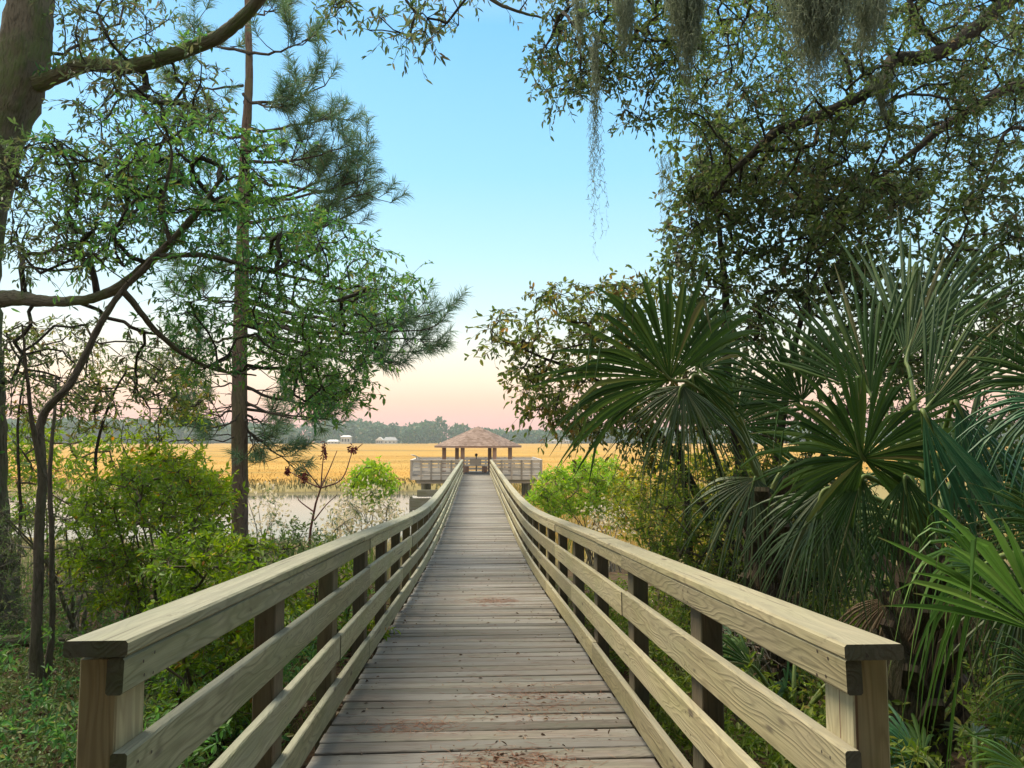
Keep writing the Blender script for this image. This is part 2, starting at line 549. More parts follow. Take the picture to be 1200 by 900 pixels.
def make_railing(side, ystart, posts, label, wmat):
    s = side
    root = thing('wooden_railing', label, 'railing', (s * .9, ystart, deckz(ystart)), 'railings of the boardwalk')
    yend = 46.95
    rows = [('cap_board', -.018, .036, .892, .142, 5.35), ('top_rail', -.038 - .040, .080, .844, .038, 4.45 if s > 0 else 5.7),
            ('rail', -.252 - .07, .140, .844, .038, 5.72 if s < 0 else 4.45), ('rail', -.515 - .07, .140, .844, .038, 4.5 if s < 0 else 6.8),
            ('rail', -.780 - .07, .140, .844, .038, 5.73 if s < 0 else 5.6)]
    top = .970 if s > 0 else .990
    for ri, (nm, zc, h, xc, w, j0) in enumerate(rows):
        a = ystart + (0 if ri < 2 else .012 * ri)
        b = j0
        while a < yend - .05:
            b = min(b, yend)
            if yend - b < 1.5: b = yend
            st = np.unique(np.concatenate([[a, b], np.arange(math.ceil(a / .6) * .6, b, .6)]))
            st = st[np.concatenate([[True], np.diff(st) > .02])]
            dx = rng.normal(0, .0018); dz = rng.normal(0, .0022)
            path = [(s * (xc + dx), t, deckz(t) + top + zc + dz) for t in st]
            mb = MB(); mb.sweep(path, w, h, .005 if h > .05 else .006, endmat=1, side=(1, 0, 0))
            mb.build(nm, [wmat, M['endgrain']], root)
            a = b + .004; b = b + 3.75
    for yp in posts:
        zt = deckz(yp + .07) + top - .045
        zb = min(deckz(yp) - .62, deckz(yp) - .3)
        mb = MB(); mb.beam((s * .9075, yp + .076, zb), (s * .9075, yp + .076, zt), .087, .15, .004, up=(0, 1, 0))
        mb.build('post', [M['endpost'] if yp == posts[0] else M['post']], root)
    sp_ = []
    for yp in posts[:12]:
        for zc in (-.078, -.322, -.585, -.850):
            for dz in (-.035, .035):
                for dy in (.04, .10):
                    if abs(zc + .078) < .01: dz_ = dz * .6
                    else: dz_ = dz
                    sp_.append((s * .8245, yp + dy + rng.normal(0, .006), deckz(yp + dy) + top + zc + dz_ + rng.normal(0, .005)))
    screws(sp_, np.tile([-s, 0, 0.0], (len(sp_), 1)), .0045, 'screws', root)
    return root


pl = [1.81, 3.19, 4.45, 5.70] + list(np.arange(6.95, 46.9, 1.25))
pr = [1.785, 3.0, 4.30, 5.58] + list(np.arange(6.83, 46.9, 1.25))
make_railing(-1, 1.762, pl, 'greenish weathered plank railing beside the pine and creek', M['rail_green'])
make_railing(1, 1.737, pr, 'yellowish weathered plank railing beside the palmettos', M['rail_yellow'])

# ------------------------------------------------------------------ viewing platform, gazebo
PZ = deckz(47)
pf = thing('viewing_platform', 'railed grey timber viewing platform standing over the creek', 'platform', (0, 50.5, PZ))
mb = MB()
for yy in np.arange(47.07, 54.0, .147):
    mb.beam((-4.05, yy, PZ - .02), (4.05, yy, PZ - .02), .139, .038)
mb.build('deck', [M['deck']], pf)
for a, b in (((-4.08, 47.0), (-.95, 47.0)), ((.95, 47.0), (4.08, 47.0)), ((-4.08, 54.1), (4.08, 54.1)), ((-4.08, 47.0), (-4.08, 54.1)), ((4.08, 47.0), (4.08, 54.1))):
    mb = MB(); mb.beam((a[0], a[1], PZ - .17), (b[0], b[1], PZ - .17), .05, .24); mb.build('fascia', [M['grey_wood']], pf)
    L = math.hypot(b[0] - a[0], b[1] - a[1]); n = max(1, round(L / .68))
    for t in range(n + 1):
        q = t / n; x = a[0] + (b[0] - a[0]) * q; yq = a[1] + (b[1] - a[1]) * q
        if t == 0 and a == (-4.08, 47.0) and b == (-4.08, 54.1): continue
        if t == 0 and a == (4.08, 47.0) and b == (4.08, 54.1): continue
        mb = MB(); mb.beam((x, yq, PZ - .28), (x, yq, PZ + .93), .11, .09, up=(0, 1, 0)); mb.build('post', [M['platpost']], pf)
    dirv = np.array([b[0] - a[0], b[1] - a[1]]) / L
    nrm = np.array([-dirv[1], dirv[0]])
    # boards on the inner face of the posts
    cx = np.array([0, 50.5]) - np.array([(a[0] + b[0]) / 2, (a[1] + b[1]) / 2])
    if nrm @ cx < 0: nrm = -nrm
    off = nrm * .066
    A = np.array([a[0], a[1]]) + off + dirv * .10; B = np.array([b[0], b[1]]) + off - dirv * .10
    for zc in (.83, .60, .37, .14):
        mb = MB(); mb.beam((A[0], A[1], PZ + zc), (B[0], B[1], PZ + zc), .036, .175); mb.build('rail', [M['grey_wood']], pf)
    mb = MB(); mb.beam((a[0] - dirv[0] * 0, a[1], PZ + .952), (b[0], b[1], PZ + .952), .15, .038 if abs(dirv[0]) > .5 else .034); mb.build('cap_board', [M['grey_wood']], pf)
for x in (-3.35, -1.1, 1.1, 3.35):
    for yy in (47.5, 50.6, 53.6):
        gz = -1.0
        mb = MB(); mb.beam((x, yy, gz), (x, yy, PZ - .30), .24, .24, .02, up=(0, 1, 0)); mb.build('piling', [M['pile']], pf)
for yy in (47.5, 50.6, 53.6):
    mb = MB(); mb.beam((-3.75, yy - .17, PZ - .42), (3.75, yy - .17, PZ - .42), .08, .22); mb.build('cross_beam', [M['grey_wood']], pf)

# low landing stage under the platform corner
ls = thing('landing_stage', 'low dark timber landing with stepped kerbs beneath the platform corner', 'dock', (-3.2, 45.5, 0))
mb = MB()
mb.beam((-3.9, 45.2, .62), (-1.1, 45.2, .62), .30, .16); mb.beam((-3.9, 45.9, .62), (-1.1, 45.9, .62), .30, .16)
mb.build('side_beam', [M['pile']], ls)
mb = MB()
for xx in np.arange(-3.85, -1.1, .16): mb.beam((xx, 44.9, .72), (xx, 46.4, .72), .14, .04)
mb.build('deck', [M['grey_wood']], ls)
for xx in (-3.88, -2.6, -1.2):
    mb = MB(); mb.beam((xx, 44.95, -.7), (xx, 44.95, .82), .16, .16, up=(0, 1, 0)); mb.build('post', [M['pile']], ls)
mb = MB(); mb.beam((-3.98, 44.82, .36), (-1.1, 44.82, .36), .06, .68); mb.build('fascia', [M['pile']], ls)
mb = MB(); mb.beam((-3.6, 46.0, .94), (-1.1, 46.0, .94), .5, .38); mb.build('step', [M['pile']], ls)

gz = thing('gazebo', 'hexagonal gazebo with low shingled roof on reddish square posts', 'gazebo', (0, 50.3, PZ))
EZ = PZ + 1.80; AZ = PZ + 3.12; gx = .1
hexr = 2.95
corners = [(gx + hexr * math.cos(a) * 1.0, 50.3 + hexr * math.sin(a)) for a in [R(60 * k) for k in range(6)]]
mb = MB()
apex = np.array([gx, 50.3, AZ])
Vt = []; Ft = []
for k in range(6):
    a = np.array([*corners[k], EZ]); b = np.array([*corners[(k + 1) % 6], EZ])
    nseg = 10
    # shingle courses: each course a slightly proud strip
    for c in range(nseg):
        t0, t1 = c / nseg, (c + 1) / nseg
        lift = np.array([0, 0, .010])
        p = [a + (apex - a) * t0 + lift, b + (apex - b) * t0 + lift, b + (apex - b) * t1 + lift * .1, a + (apex - a) * t1 + lift * .1,
             a + (apex - a) * t0 - lift * .4, b + (apex - b) * t0 - lift * .4]
        mb.add(p, [[0, 1, 2, 3], [4, 5, 1, 0]])
m, nt, out = newmat('brown_shingles')
pos = nt.nodes.new('ShaderNodeTexCoord').outputs['Object']
br = nt.nodes.new('ShaderNodeTexVoronoi'); br.inputs['Scale'].default_value = 5
nt.links.new(mapping(nt, pos, (1, 1, 1.6)), br.inputs['Vector'])
cc = ramp(nt, br.outputs['Color'], [(.2, (.16, .11, .085)), (.5, (.21, .15, .12)), (.8, (.26, .19, .155))])
principled(nt, out, cc, .9, .2, br.outputs['Distance'], .4, .02)
M['shingle'] = m
mb.build('roof', [m], gz)
mb = MB()
for k in range(6):
    a = np.array([*corners[k], EZ - .06]); b = np.array([*corners[(k + 1) % 6], EZ - .06])
    ce = np.array([gx, 50.3, EZ - .06]); a = ce + (a - ce) * .985; b = ce + (b - ce) * .985
    mb.beam(a, b, .04, .10)
mb.build('eave_board', [M['gposts']], gz)
mb = MB()
n0 = len(mb.v)
mb.add([(c[0] * .98 + gx * .02, c[1] * .98 + 50.3 * .02, EZ - .02) for c in corners], [list(range(6))[::-1]])
mb.build('soffit', [M['gposts']], gz)
for (x, yy) in ((-2.17, 50.3), (2.25, 50.3), (-.90, 48.35), (1.16, 48.35), (-1.36, 52.3), (.92, 52.3)):
    mb = MB(); mb.beam((x, yy, PZ), (x, yy, EZ - .03), .26, .26, .01, up=(0, 1, 0)); mb.build('post', [M['gposts']], gz)

bench = thing('bench', 'solid backed timber bench under the gazebo roof', 'bench', (-.1, 51.2, PZ))
mb = MB(); mb.beam((-.75, 51.2, PZ + .42), (.6, 51.2, PZ + .42), .42, .05); mb.build('seat', [M['grey_wood']], bench)
mb = MB()
for zc in (.56, .70, .84): mb.beam((-.45, 51.0, PZ + zc), (.32, 51.0, PZ + zc), .03, .13)
mb.build('backrest', [M['grey_wood']], bench)
for x in (-.7, .55):
    mb = MB(); mb.beam((x, 51.2, PZ), (x, 51.2, PZ + .395), .36, .08, up=(0, 1, 0)); mb.build('leg', [M['gposts']], bench)
M['black'] = flat_mat('blackened_metal', (.02, .02, .022), .5)
sc_ = thing('viewing_scope', 'small dark round-headed viewing scope rising behind the bench', 'viewing scope', (-.02, 52.6, PZ))
V1, F1, G1 = tubes([([(-.02, 52.6, PZ), (-.02, 52.6, PZ + 1.06)], [.035, .03])], 8)
put('post', V1, F1, M['black'], sc_, gr=G1)
V1, F1, G1 = tubes([([(-.02, 52.6, PZ + 1.02), (-.02, 52.6, PZ + 1.06), (-.02, 52.6, PZ + 1.13), (-.02, 52.6, PZ + 1.20), (-.02, 52.6, PZ + 1.25), (-.02, 52.6, PZ + 1.26)],
                     [.03, .075, .095, .09, .05, .005])], 10)
put('head', V1, F1, M['black'], sc_, gr=G1, smooth=True)

M['signface'] = flat_mat('pale_sign_face', (.62, .58, .50), .5, (.45, .42, .36), 3)
sg = thing('information_sign', 'small pale tilted information panel on the platform corner rail', 'sign', (-3.75, 47.1, PZ + .97))
mb = MB(); mb.beam((-4.02, 46.95, PZ + 1.28), (-3.46, 47.25, PZ + 1.04), .40, .03, up=(0, 0, 1)); mb.build('panel', [M['signface']], sg)
mb = MB(); mb.beam((-3.78, 47.1, PZ + .972), (-3.74, 47.1, PZ + 1.15), .06, .06, up=(0, 1, 0)); mb.build('bracket', [M['grey_wood']], sg)


# ------------------------------------------------------------------ foliage machinery
def in_poly(poly, x, y):
    poly = np.array(poly, float); n = len(poly)
    ins = np.zeros(len(x), bool)
    j = n - 1
    for i in range(n):
        xi, yi = poly[i]; xj, yj = poly[j]
        c = ((yi > y) != (yj > y)) & (x < (xj - xi) * (y - yi) / (yj - yi + 1e-12) + xi)
        ins ^= c; j = i
    return ins


def sample(poly, n, Y0, Y1, sep=0):
    """n clump centres spread through the volume that the outline spans between depths Y0..Y1"""
    p = np.array(poly, float)
    out = []
    tries = 0
    while len(out) < n and tries < 400:
        x = rng.uniform(p[:, 0].min(), p[:, 0].max(), n * 3); y = rng.uniform(p[:, 1].min(), p[:, 1].max(), n * 3)
        ok = in_poly(poly, x, y)
        for a, b in zip(x[ok], y[ok]):
            if sep and out and min((a - q[0]) ** 2 + (b - q[1]) ** 2 for q in out) < sep * sep: continue
            out.append((a, b))
            if len(out) >= n: break
        tries += 1
    o = np.array(out)
    return P(o[:, 0], o[:, 1], rng.uniform(Y0, Y1, len(o)))


def grow(bases, targets, step=.16, rtip=.0035, rmax=.05, jit=.16, sag=0.0, power=.5):
    """bases: list of point arrays. returns list of tubes (pts, radii) that reach every target from the nearest wood"""
    nodes = [p for b in bases for p in b]
    par = [-1] * len(nodes)
    tg = np.asarray(targets)
    base = np.array(nodes)
    d0 = np.min(np.linalg.norm(tg[:, None] - base[None], axis=2), axis=1) if len(tg) * len(base) < 4e6 else np.linalg.norm(tg - base[0], axis=1)
    order = np.argsort(d0)
    paths = []
    pos = np.array(nodes)
    buf = [pos]
    for ti in order:
        t = tg[ti]
        allp = np.concatenate(buf) if len(buf) > 1 else buf[0]
        if len(buf) > 40: buf = [allp]
        d = np.linalg.norm(allp - t, axis=1)
        j = int(np.argmin(d))
        L = d[j]
        n = max(2, int(L / step))
        u = np.linspace(0, 1, n + 1)[1:]
        s = allp[j]
        mid = (s + t) / 2 + rng.normal(0, jit, 3) * L + np.array([0, 0, sag * L])
        q = ((1 - u) ** 2)[:, None] * s + (2 * u * (1 - u))[:, None] * mid + (u ** 2)[:, None] * t
        q[:-1] += rng.normal(0, .012, (n - 1, 3)) * min(1, L)
        i0 = len(par)
        for k in range(n): par.append(j if k == 0 else i0 + k - 1)
        buf.append(q)
        paths.append((j, i0, n))
    allp = np.concatenate(buf)
    cnt = np.zeros(len(allp))
    for (j, i0, n) in paths: cnt[i0 + n - 1] += 1
    for i in range(len(allp) - 1, len(nodes) - 1, -1):
        if par[i] >= 0: cnt[par[i]] += cnt[i]
    rad = np.minimum(rmax, rtip * np.maximum(cnt, 1) ** power)
    out = []
    nb = len(nodes)
    for (j, i0, n) in paths:
        idx = [j] + list(range(i0, i0 + n))
        r = rad[idx].copy()
        r[0] = min(r[0], r[1] * 1.15) if j >= nb else r[1] * 1.2
        out.append((allp[idx], r))
    return out


def leafmesh(C, D, Nn, L, Wd, curl=.12):
    """C base pts, D long axis, Nn normals, L lengths, Wd widths -> verts, quads (2 per leaf)"""
    n = len(C)
    D = unit(D); S = unit(np.cross(D, Nn)); U = np.cross(S, D)
    L = L[:, None]; w = Wd[:, None] / 2
    base = C
    l1 = C + D * L * .30 + S * w * .85 + U * w * .35
    l2 = C + D * L * .68 + S * w * .80 + U * w * .35 - U * L * curl * .4
    tip = C + D * L - U * L * curl
    r2 = C + D * L * .68 - S * w * .80 + U * w * .35 - U * L * curl * .4
    r1 = C + D * L * .30 - S * w * .85 + U * w * .35
    V = np.stack([base, l1, l2, tip, r2, r1], 1).reshape(-1, 3)
    o = np.arange(n)[:, None] * 6
    q = np.concatenate([o + np.array([[0, 1, 2, 3]]), o + np.array([[0, 3, 4, 5]])], 0)
    return V, q


def sprays(C, spec, away=None):
    """leafy sprays at clump centres C. returns leaf V, quads, twig tubes"""
    nt_ = spec.get('twigs', 5); nl = spec.get('leaves', 7); Rr = spec.get('R', .22)
    L0, L1 = spec['L']; wr = spec.get('wr', .4); droop = spec.get('droop', .2); up = spec.get('up', .1)
    n = len(C)
    D = rng.normal(0, 1, (n * nt_, 3)); D[:, 2] = D[:, 2] * .7 + up
    if away is not None:
        D += np.repeat(unit(C - away), nt_, 0) * spec.get('out', .6)
    D = unit(D)
    c = np.repeat(C, nt_, 0)
    ln = rng.uniform(.5, 1.25, n * nt_) * Rr
    end = c + D * ln[:, None] + np.array([0, 0, -1.0]) * (ln * droop)[:, None]
    mid = c + D * (ln * .5)[:, None]
    tw = []
    r = spec.get('rt', .0022)
    # twiglets as 3-sided tubes, batched
    th = np.array([0, 2.1, 4.2])
    A = unit(np.cross(D, np.array([.3, .2, 1.0]))); B = np.cross(D, A)
    ring = lambda p, rr: p[:, None] + rr * (np.cos(th)[None, :, None] * A[:, None] + np.sin(th)[None, :, None] * B[:, None])
    TV = np.stack([ring(c, r * 1.5), ring(mid, r), ring(end, r * .5)], 1).reshape(-1, 3)
    m_ = n * nt_
    o = np.arange(m_)[:, None, None] * 9
    ii = np.array([[a * 3 + k, a * 3 + (k + 1) % 3, a * 3 + 3 + (k + 1) % 3, a * 3 + 3 + k] for a in range(2) for k in range(3)])
    TF = (o + ii[None]).reshape(-1, 4)
    t = rng.uniform(.15, 1.02, (m_, nl)); t[:, 0] = 1
    cc = np.repeat(c, nl, 0); mm = np.repeat(mid, nl, 0); ee = np.repeat(end, nl, 0); tt = t.reshape(-1, 1)
    base = (1 - tt) ** 2 * cc + 2 * tt * (1 - tt) * mm + tt ** 2 * ee
    dd = np.repeat(D, nl, 0)
    ld = unit(dd * spec.get('fwd', .7) + unit(rng.normal(0, 1, (m_ * nl, 3))) * .9 + np.array([0, 0, -spec.get('ldroop', .25)]))
    nn = unit(rng.normal(0, .55, (m_ * nl, 3)) + np.array([0, 0, 1.0]))
    LL = rng.uniform(L0, L1, m_ * nl)
    V, q = leafmesh(base, ld, nn, LL, LL * wr * rng.uniform(.8, 1.2, m_ * nl))
    keep = None
    return V, q, TV, TF


def tree(name, label, cat, limbs, targets, spec, bark, leaf, group=None, twigbark=None, step=.16, rtip=.0035, rmax=.05,
         sag=0.0, extra=None, sides=12, power=.5, jit=.16, partname='crown', loc=None):
    """limbs: list of (world pts, radii). First limb starts at the base"""
    sl = [smooth_path(p, r) for p, r in limbs]
    base = loc if loc is not None else sl[0][0][0]
    root = thing(name, label, cat, base, group)
    root_loc = np.array(base)
    for k, (p, r) in enumerate(sl):
        wob = np.cumsum(rng.normal(0, .004, p.shape), 0) * np.minimum(1, r[:, None] / .02 + .3)
        wob -= np.linspace(0, 1, len(p))[:, None] * wob[-1]
        p = p + wob * .6
        Vv, Ff, Gg = tubes([(p, r)], sides if r[0] > .03 else 6)
        put('trunk' if k == 0 else 'limb', Vv, Ff, bark, root, gr=Gg, smooth=True)
    if len(targets):
        br = grow([p for p, r in sl], targets, step=step, rtip=rtip, rmax=rmax, sag=sag, power=power, jit=jit)
        Vb, Fb, Gb = tubes(br, 5)
        if spec is not None:
            Vl, Ql, TV, TF = sprays(targets, spec)
            Fb = np.concatenate([Fb, TF + len(Vb)]); Gb = np.concatenate([Gb, TV]); Vb = np.concatenate([Vb, TV])
            put(partname, Vl, Ql, leaf, root)
        put('branches', Vb, Fb, twigbark or bark, root, gr=Gb, smooth=True)
    return root


def PP(lst):
    a = np.array(lst, float)
    return P(a[:, 0], a[:, 1], a[:, 2])


# leaf colours
M['oakleaf'] = leaf_mat('oak_leaf', [(0, (.06, .08, .04)), (.45, (.10, .14, .055)), (.8, (.13, .13, .07)), (1, (.17, .13, .08))],
                        (.09, .17, .04), .55, transl=.40)
M['oakdark'] = leaf_mat('live_oak_leaf', [(0, (.05, .075, .035)), (.5, (.09, .14, .05)), (.85, (.13, .14, .065)), (1, (.17, .12, .075))],
                        (.14, .21, .045), .6, transl=.42, scale=1.6)
M['midgreen'] = leaf_mat('sapling_leaf', [(0, (.05, .13, .05)), (.5, (.08, .21, .06)), (.85, (.15, .26, .06)), (1, (.20, .17, .06))],
                         (.13, .235, .04), .6, transl=.42, scale=1.4)
M['bronze'] = leaf_mat('bronze_leaf', [(0, (.08, .12, .035)), (.5, (.13, .18, .045)), (.8, (.20, .19, .05)), (1, (.28, .15, .05))],
                       (.12, .17, .04), .5, transl=.4)
M['blockerleaf'] = leaf_mat('light_blocker_leaf', [(0, (.016, .026, .012)), (1, (.03, .045, .018))], transl=.05)  # kept very dark so the unseen dome sends little light back
M['bright'] = leaf_mat('bright_shrub_leaf', [(0, (.13, .21, .022)), (.5, (.22, .32, .025)), (.9, (.31, .40, .04)), (.975, (.45, .40, .07)), (1, (.6, .20, .05))],
                       (.10, .20, .03), .6, transl=.38, tcol=1.5)
M['lime'] = leaf_mat('lime_shrub_leaf', [(0, (.18, .30, .02)), (.5, (.33, .48, .04)), (.85, (.42, .52, .07)), (1, (.55, .48, .10))],
                     (.16, .34, .04), .6, transl=.4, tcol=1.4)
M['yellow'] = leaf_mat('yellowing_leaf', [(0, (.15, .19, .02)), (.5, (.30, .31, .035)), (.85, (.48, .42, .06)), (1, (.55, .32, .07))],
                       (.10, .17, .03), .55, transl=.4, tcol=1.5)
M['dull'] = leaf_mat('dull_underbrush_leaf', [(0, (.06, .10, .035)), (.5, (.12, .18, .06)), (.85, (.20, .25, .09)), (1, (.26, .24, .11))],
                     (.06, .11, .03), .5, transl=.3)
M['yellowgreen'] = leaf_mat('olive_bush_leaf', [(0, (.09, .15, .025)), (.5, (.18, .26, .035)), (.85, (.30, .34, .06)), (1, (.36, .28, .08))], (.11, .19, .03), .5, transl=.4)
M['darkleaf'] = leaf_mat('dark_thicket_leaf', [(0, (.025, .055, .018)), (.5, (.055, .11, .028)), (.9, (.11, .16, .045)), (1, (.17, .15, .05))],
                         (.07, .11, .02), .5, transl=.3)
M['redleaf'] = leaf_mat('red_autumn_leaf', [(0, (.35, .03, .015)), (.5, (.55, .10, .02)), (1, (.65, .24, .04))], transl=.4)
M['cream'] = leaf_mat('cream_seed_fluff', [(0, (.62, .52, .38)), (.5, (.80, .70, .52)), (1, (.45, .40, .20))], transl=.4, tcol=1.1)
M['drybrown'] = leaf_mat('dry_litter', [(0, (.04, .025, .016)), (.4, (.10, .055, .03)), (.75, (.18, .11, .06)), (1, (.42, .34, .24))], transl=.1)
M['straw'] = leaf_mat('pine_straw', [(0, (.16, .06, .035)), (.5, (.27, .11, .06)), (1, (.40, .22, .13))], transl=.1)
M['needle'] = leaf_mat('pine_needle', [(0, (.05, .11, .06)), (.5, (.085, .17, .085)), (.92, (.13, .21, .09)), (1, (.22, .16, .08))],
                       (.10, .15, .05), .4, transl=.3)
M['moss'] = leaf_mat('spanish_moss', [(0, (.17, .20, .14)), (.5, (.25, .29, .20)), (1, (.36, .38, .28))], (.16, .19, .11), .5, transl=.45, tcol=1.3, rough=.9, scale=3)

# ------------------------------------------------------------------ big oak on the left edge
trunk = (PP([(-22, 760, 8.6), (-22, 690, 8.7), (-26, 600, 8.8), (-29, 450, 8.9), (-32, 330, 9), (-25, 250, 9), (2, 150, 9), (22, 90, 9), (36, 0, 9), (42, -150, 9), (60, -320, 9.2)]),
         [.42, .33, .30, .285, .28, .28, .27, .29, .25, .22, .15])
limb = (PP([(28, 100, 9), (60, 92, 8.9), (100, 76, 8.7), (150, 78, 8.5), (200, 66, 8.3), (250, 46, 8.1), (285, 20, 7.9), (330, -25, 7.6), (420, -60, 7.2), (530, -30, 6.9), (590, 8, 6.7), (640, 22, 6.6)]),
        [.13, .09, .082, .08, .077, .072, .066, .055, .045, .028, .016, .008])
limb2 = (PP([(-22, 352, 9), (20, 350, 8.6), (60, 354, 8.2), (105, 352, 7.8), (145, 336, 7.4), (185, 300, 7.1), (220, 262, 6.9), (262, 205, 6.7)]),
         [.12, .085, .055, .048, .05, .04, .032, .015])
tg = np.concatenate([
    sample([(60, 0), (200, 0), (215, 60), (120, 75), (70, 85)], 26, 7.5, 9.5),
    sample([(100, 80), (240, 70), (270, 120), (220, 170), (130, 160), (80, 120)], 46, 7.2, 9.0),
    sample([(10, 170), (110, 160), (180, 170), (200, 240), (150, 300), (20, 330), (5, 250)], 105, 6.8, 9.2),
    sample([(375, -30), (630, -30), (620, 12), (540, 30), (470, 48), (430, 40), (380, 20)], 26, 6.3, 7.4),
    sample([(0, -10), (60, -20), (200, -20), (180, 10), (90, 12)], 14, 8, 10),
    sample([(0, 370), (120, 365), (230, 400), (230, 470), (0, 470)], 36, 8.0, 9.6),
])
oak = tree('oak_tree', 'massive oak with mossy leaning trunk and long bough crossing above the pine', 'tree', [trunk, limb, limb2], tg,
           dict(L=(.06, .105), wr=.30, R=.30, twigs=5, leaves=6, droop=.3, ldroop=.3, rt=.003), M['bark_oak'], M['oakleaf'],
           twigbark=M['bark_dark'], step=.25, rtip=.006, rmax=.04, sides=20)
# resurrection fern clinging to the bough and trunk
Cs = []
for (p, r) in (smooth_path(*limb), smooth_path(*trunk)):
    for q, rr in zip(p[8:45], r[8:45]):
        for _ in range(9): Cs.append(q + np.array([rng.normal(0, rr * .8), rng.normal(-rr * .3, rr * .8), rr * rng.uniform(.3, 1.0)]))
Cs = np.array(Cs)
Vf, Qf = leafmesh(Cs, unit(rng.normal(0, 1, Cs.shape) + [0, 0, .2]), unit(rng.normal(0, 1, Cs.shape) + [0, -.5, .6]), rng.uniform(.05, .12, len(Cs)), rng.uniform(.02, .045, len(Cs)), .3)
put('fern_foliage', Vf, Qf, M['midgreen'], oak)

# ------------------------------------------------------------------ multi stemmed sapling tree with the big green crown
b0 = on_ground(*P(44, 800, 5.9)[:2], -.05)
tr1 = (np.vstack([b0, PP([(40, 740, 5.95), (44, 660, 6.0), (50, 560, 6.05), (52, 495, 6.1), (78, 460, 6.1), (97, 432, 6.15), (120, 380, 6.2), (145, 342, 6.3), (185, 300, 6.4), (222, 258, 6.6), (258, 212, 6.8)])]),
       [.06, .040, .036, .034, .032, .030, .029, .026, .024, .019, .014, .007])
b1 = on_ground(*P(52, 795, 6.0)[:2], -.05)
tr2 = (np.vstack([b1, PP([(60, 740, 6.05), (62, 660, 6.1), (60, 560, 6.2), (64, 490, 6.3), (66, 440, 6.4)])]), [.034, .022, .020, .017, .013, .008])
tr3 = (PP([(52, 560, 6.05), (38, 500, 6.0), (30, 440, 5.9), (26, 380, 5.8)]), [.03, .02, .014, .008])
l4 = (PP([(145, 342, 6.3), (190, 395, 6.5), (245, 430, 6.9), (300, 440, 7.4)]), [.03, .022, .016, .008])
l5 = (PP([(185, 300, 6.4), (240, 300, 6.8), (300, 315, 7.2), (370, 330, 7.8), (430, 345, 8.2), (478, 342, 8.4)]), [.028, .024, .020, .015, .010, .004])
l6 = (PP([(200, 285, 6.45), (190, 240, 6.4), (200, 180, 6.4), (180, 140, 6.3)]), [.022, .018, .012, .006])
tg = np.concatenate([
    sample([(225, 235), (300, 225), (350, 240), (410, 260), (452, 300), (462, 360), (440, 430), (400, 475), (345, 470), (330, 420), (300, 420), (290, 330), (240, 300)], 190, 6.6, 9.2, 9),
    sample([(140, 130), (260, 130), (330, 170), (330, 240), (260, 250), (180, 260), (130, 210)], 82, 6.0, 8.2, 10),
    sample([(60, 150), (220, 180), (270, 270), (230, 340), (140, 320), (60, 300)], 52, 6.0, 7.8, 12),
    sample([(450, 325), (492, 318), (494, 345), (455, 362)], 8, 8.1, 8.6),
    sample([(330, 440), (420, 430), (450, 455), (370, 490)], 14, 7.5, 8.5),
    sample([(180, 330), (290, 310), (310, 430), (200, 440)], 30, 6.6, 8.0, 10),
])
tree('understory_tree', 'slender forked tree with broad green crown in front of the tall pine', 'tree', [tr1, tr2, tr3, l4, l5, l6], tg,
     dict(L=(.05, .09), wr=.34, R=.29, twigs=5, leaves=7, droop=.25, ldroop=.4), M['bark_thin'], M['midgreen'], twigbark=M['bark_dark'],
     step=.2, rtip=.0035, rmax=.025)
# bronze leaves low on thin saplings behind
for k, (bx, by, bY, pts, poly, nn, lab) in enumerate([
    (20, 690, 10.5, [(24, 600), (22, 500), (30, 430)], [(5, 385), (110, 380), (110, 500), (0, 500)], 60, 'thin bronze leaved sapling beside the massive oak trunk'),
    (118, 690, 9.5, [(120, 600), (112, 540), (130, 470), (150, 430)], [(85, 430), (230, 420), (240, 480), (190, 500), (90, 510)], 66, 'thin bronze leaved sapling behind the forked tree'),
    (215, 660, 10.8, [(205, 600), (196, 545), (188, 510)], [(130, 490), (255, 485), (262, 540), (205, 570), (130, 560)], 34, 'wiry sapling with flat spreading top near the pine trunk'),
]):
    b = on_ground(*P(bx, by, bY)[:2], -.1)
    tree('sapling', lab, 'sapling', [(np.vstack([b, PP([(x, y_, bY) for x, y_ in pts])]), np.linspace(.03, .012, len(pts) + 1))],
         sample(poly, nn, bY - .7, bY + .8), dict(L=(.05, .09), wr=.4, R=.26, twigs=4, leaves=6, droop=.2, rt=.003),
         M['bark_dark'], M['bronze'] if k < 2 else M['bright'], group='thin saplings among the shrubs', rtip=.005, rmax=.014, step=.25)

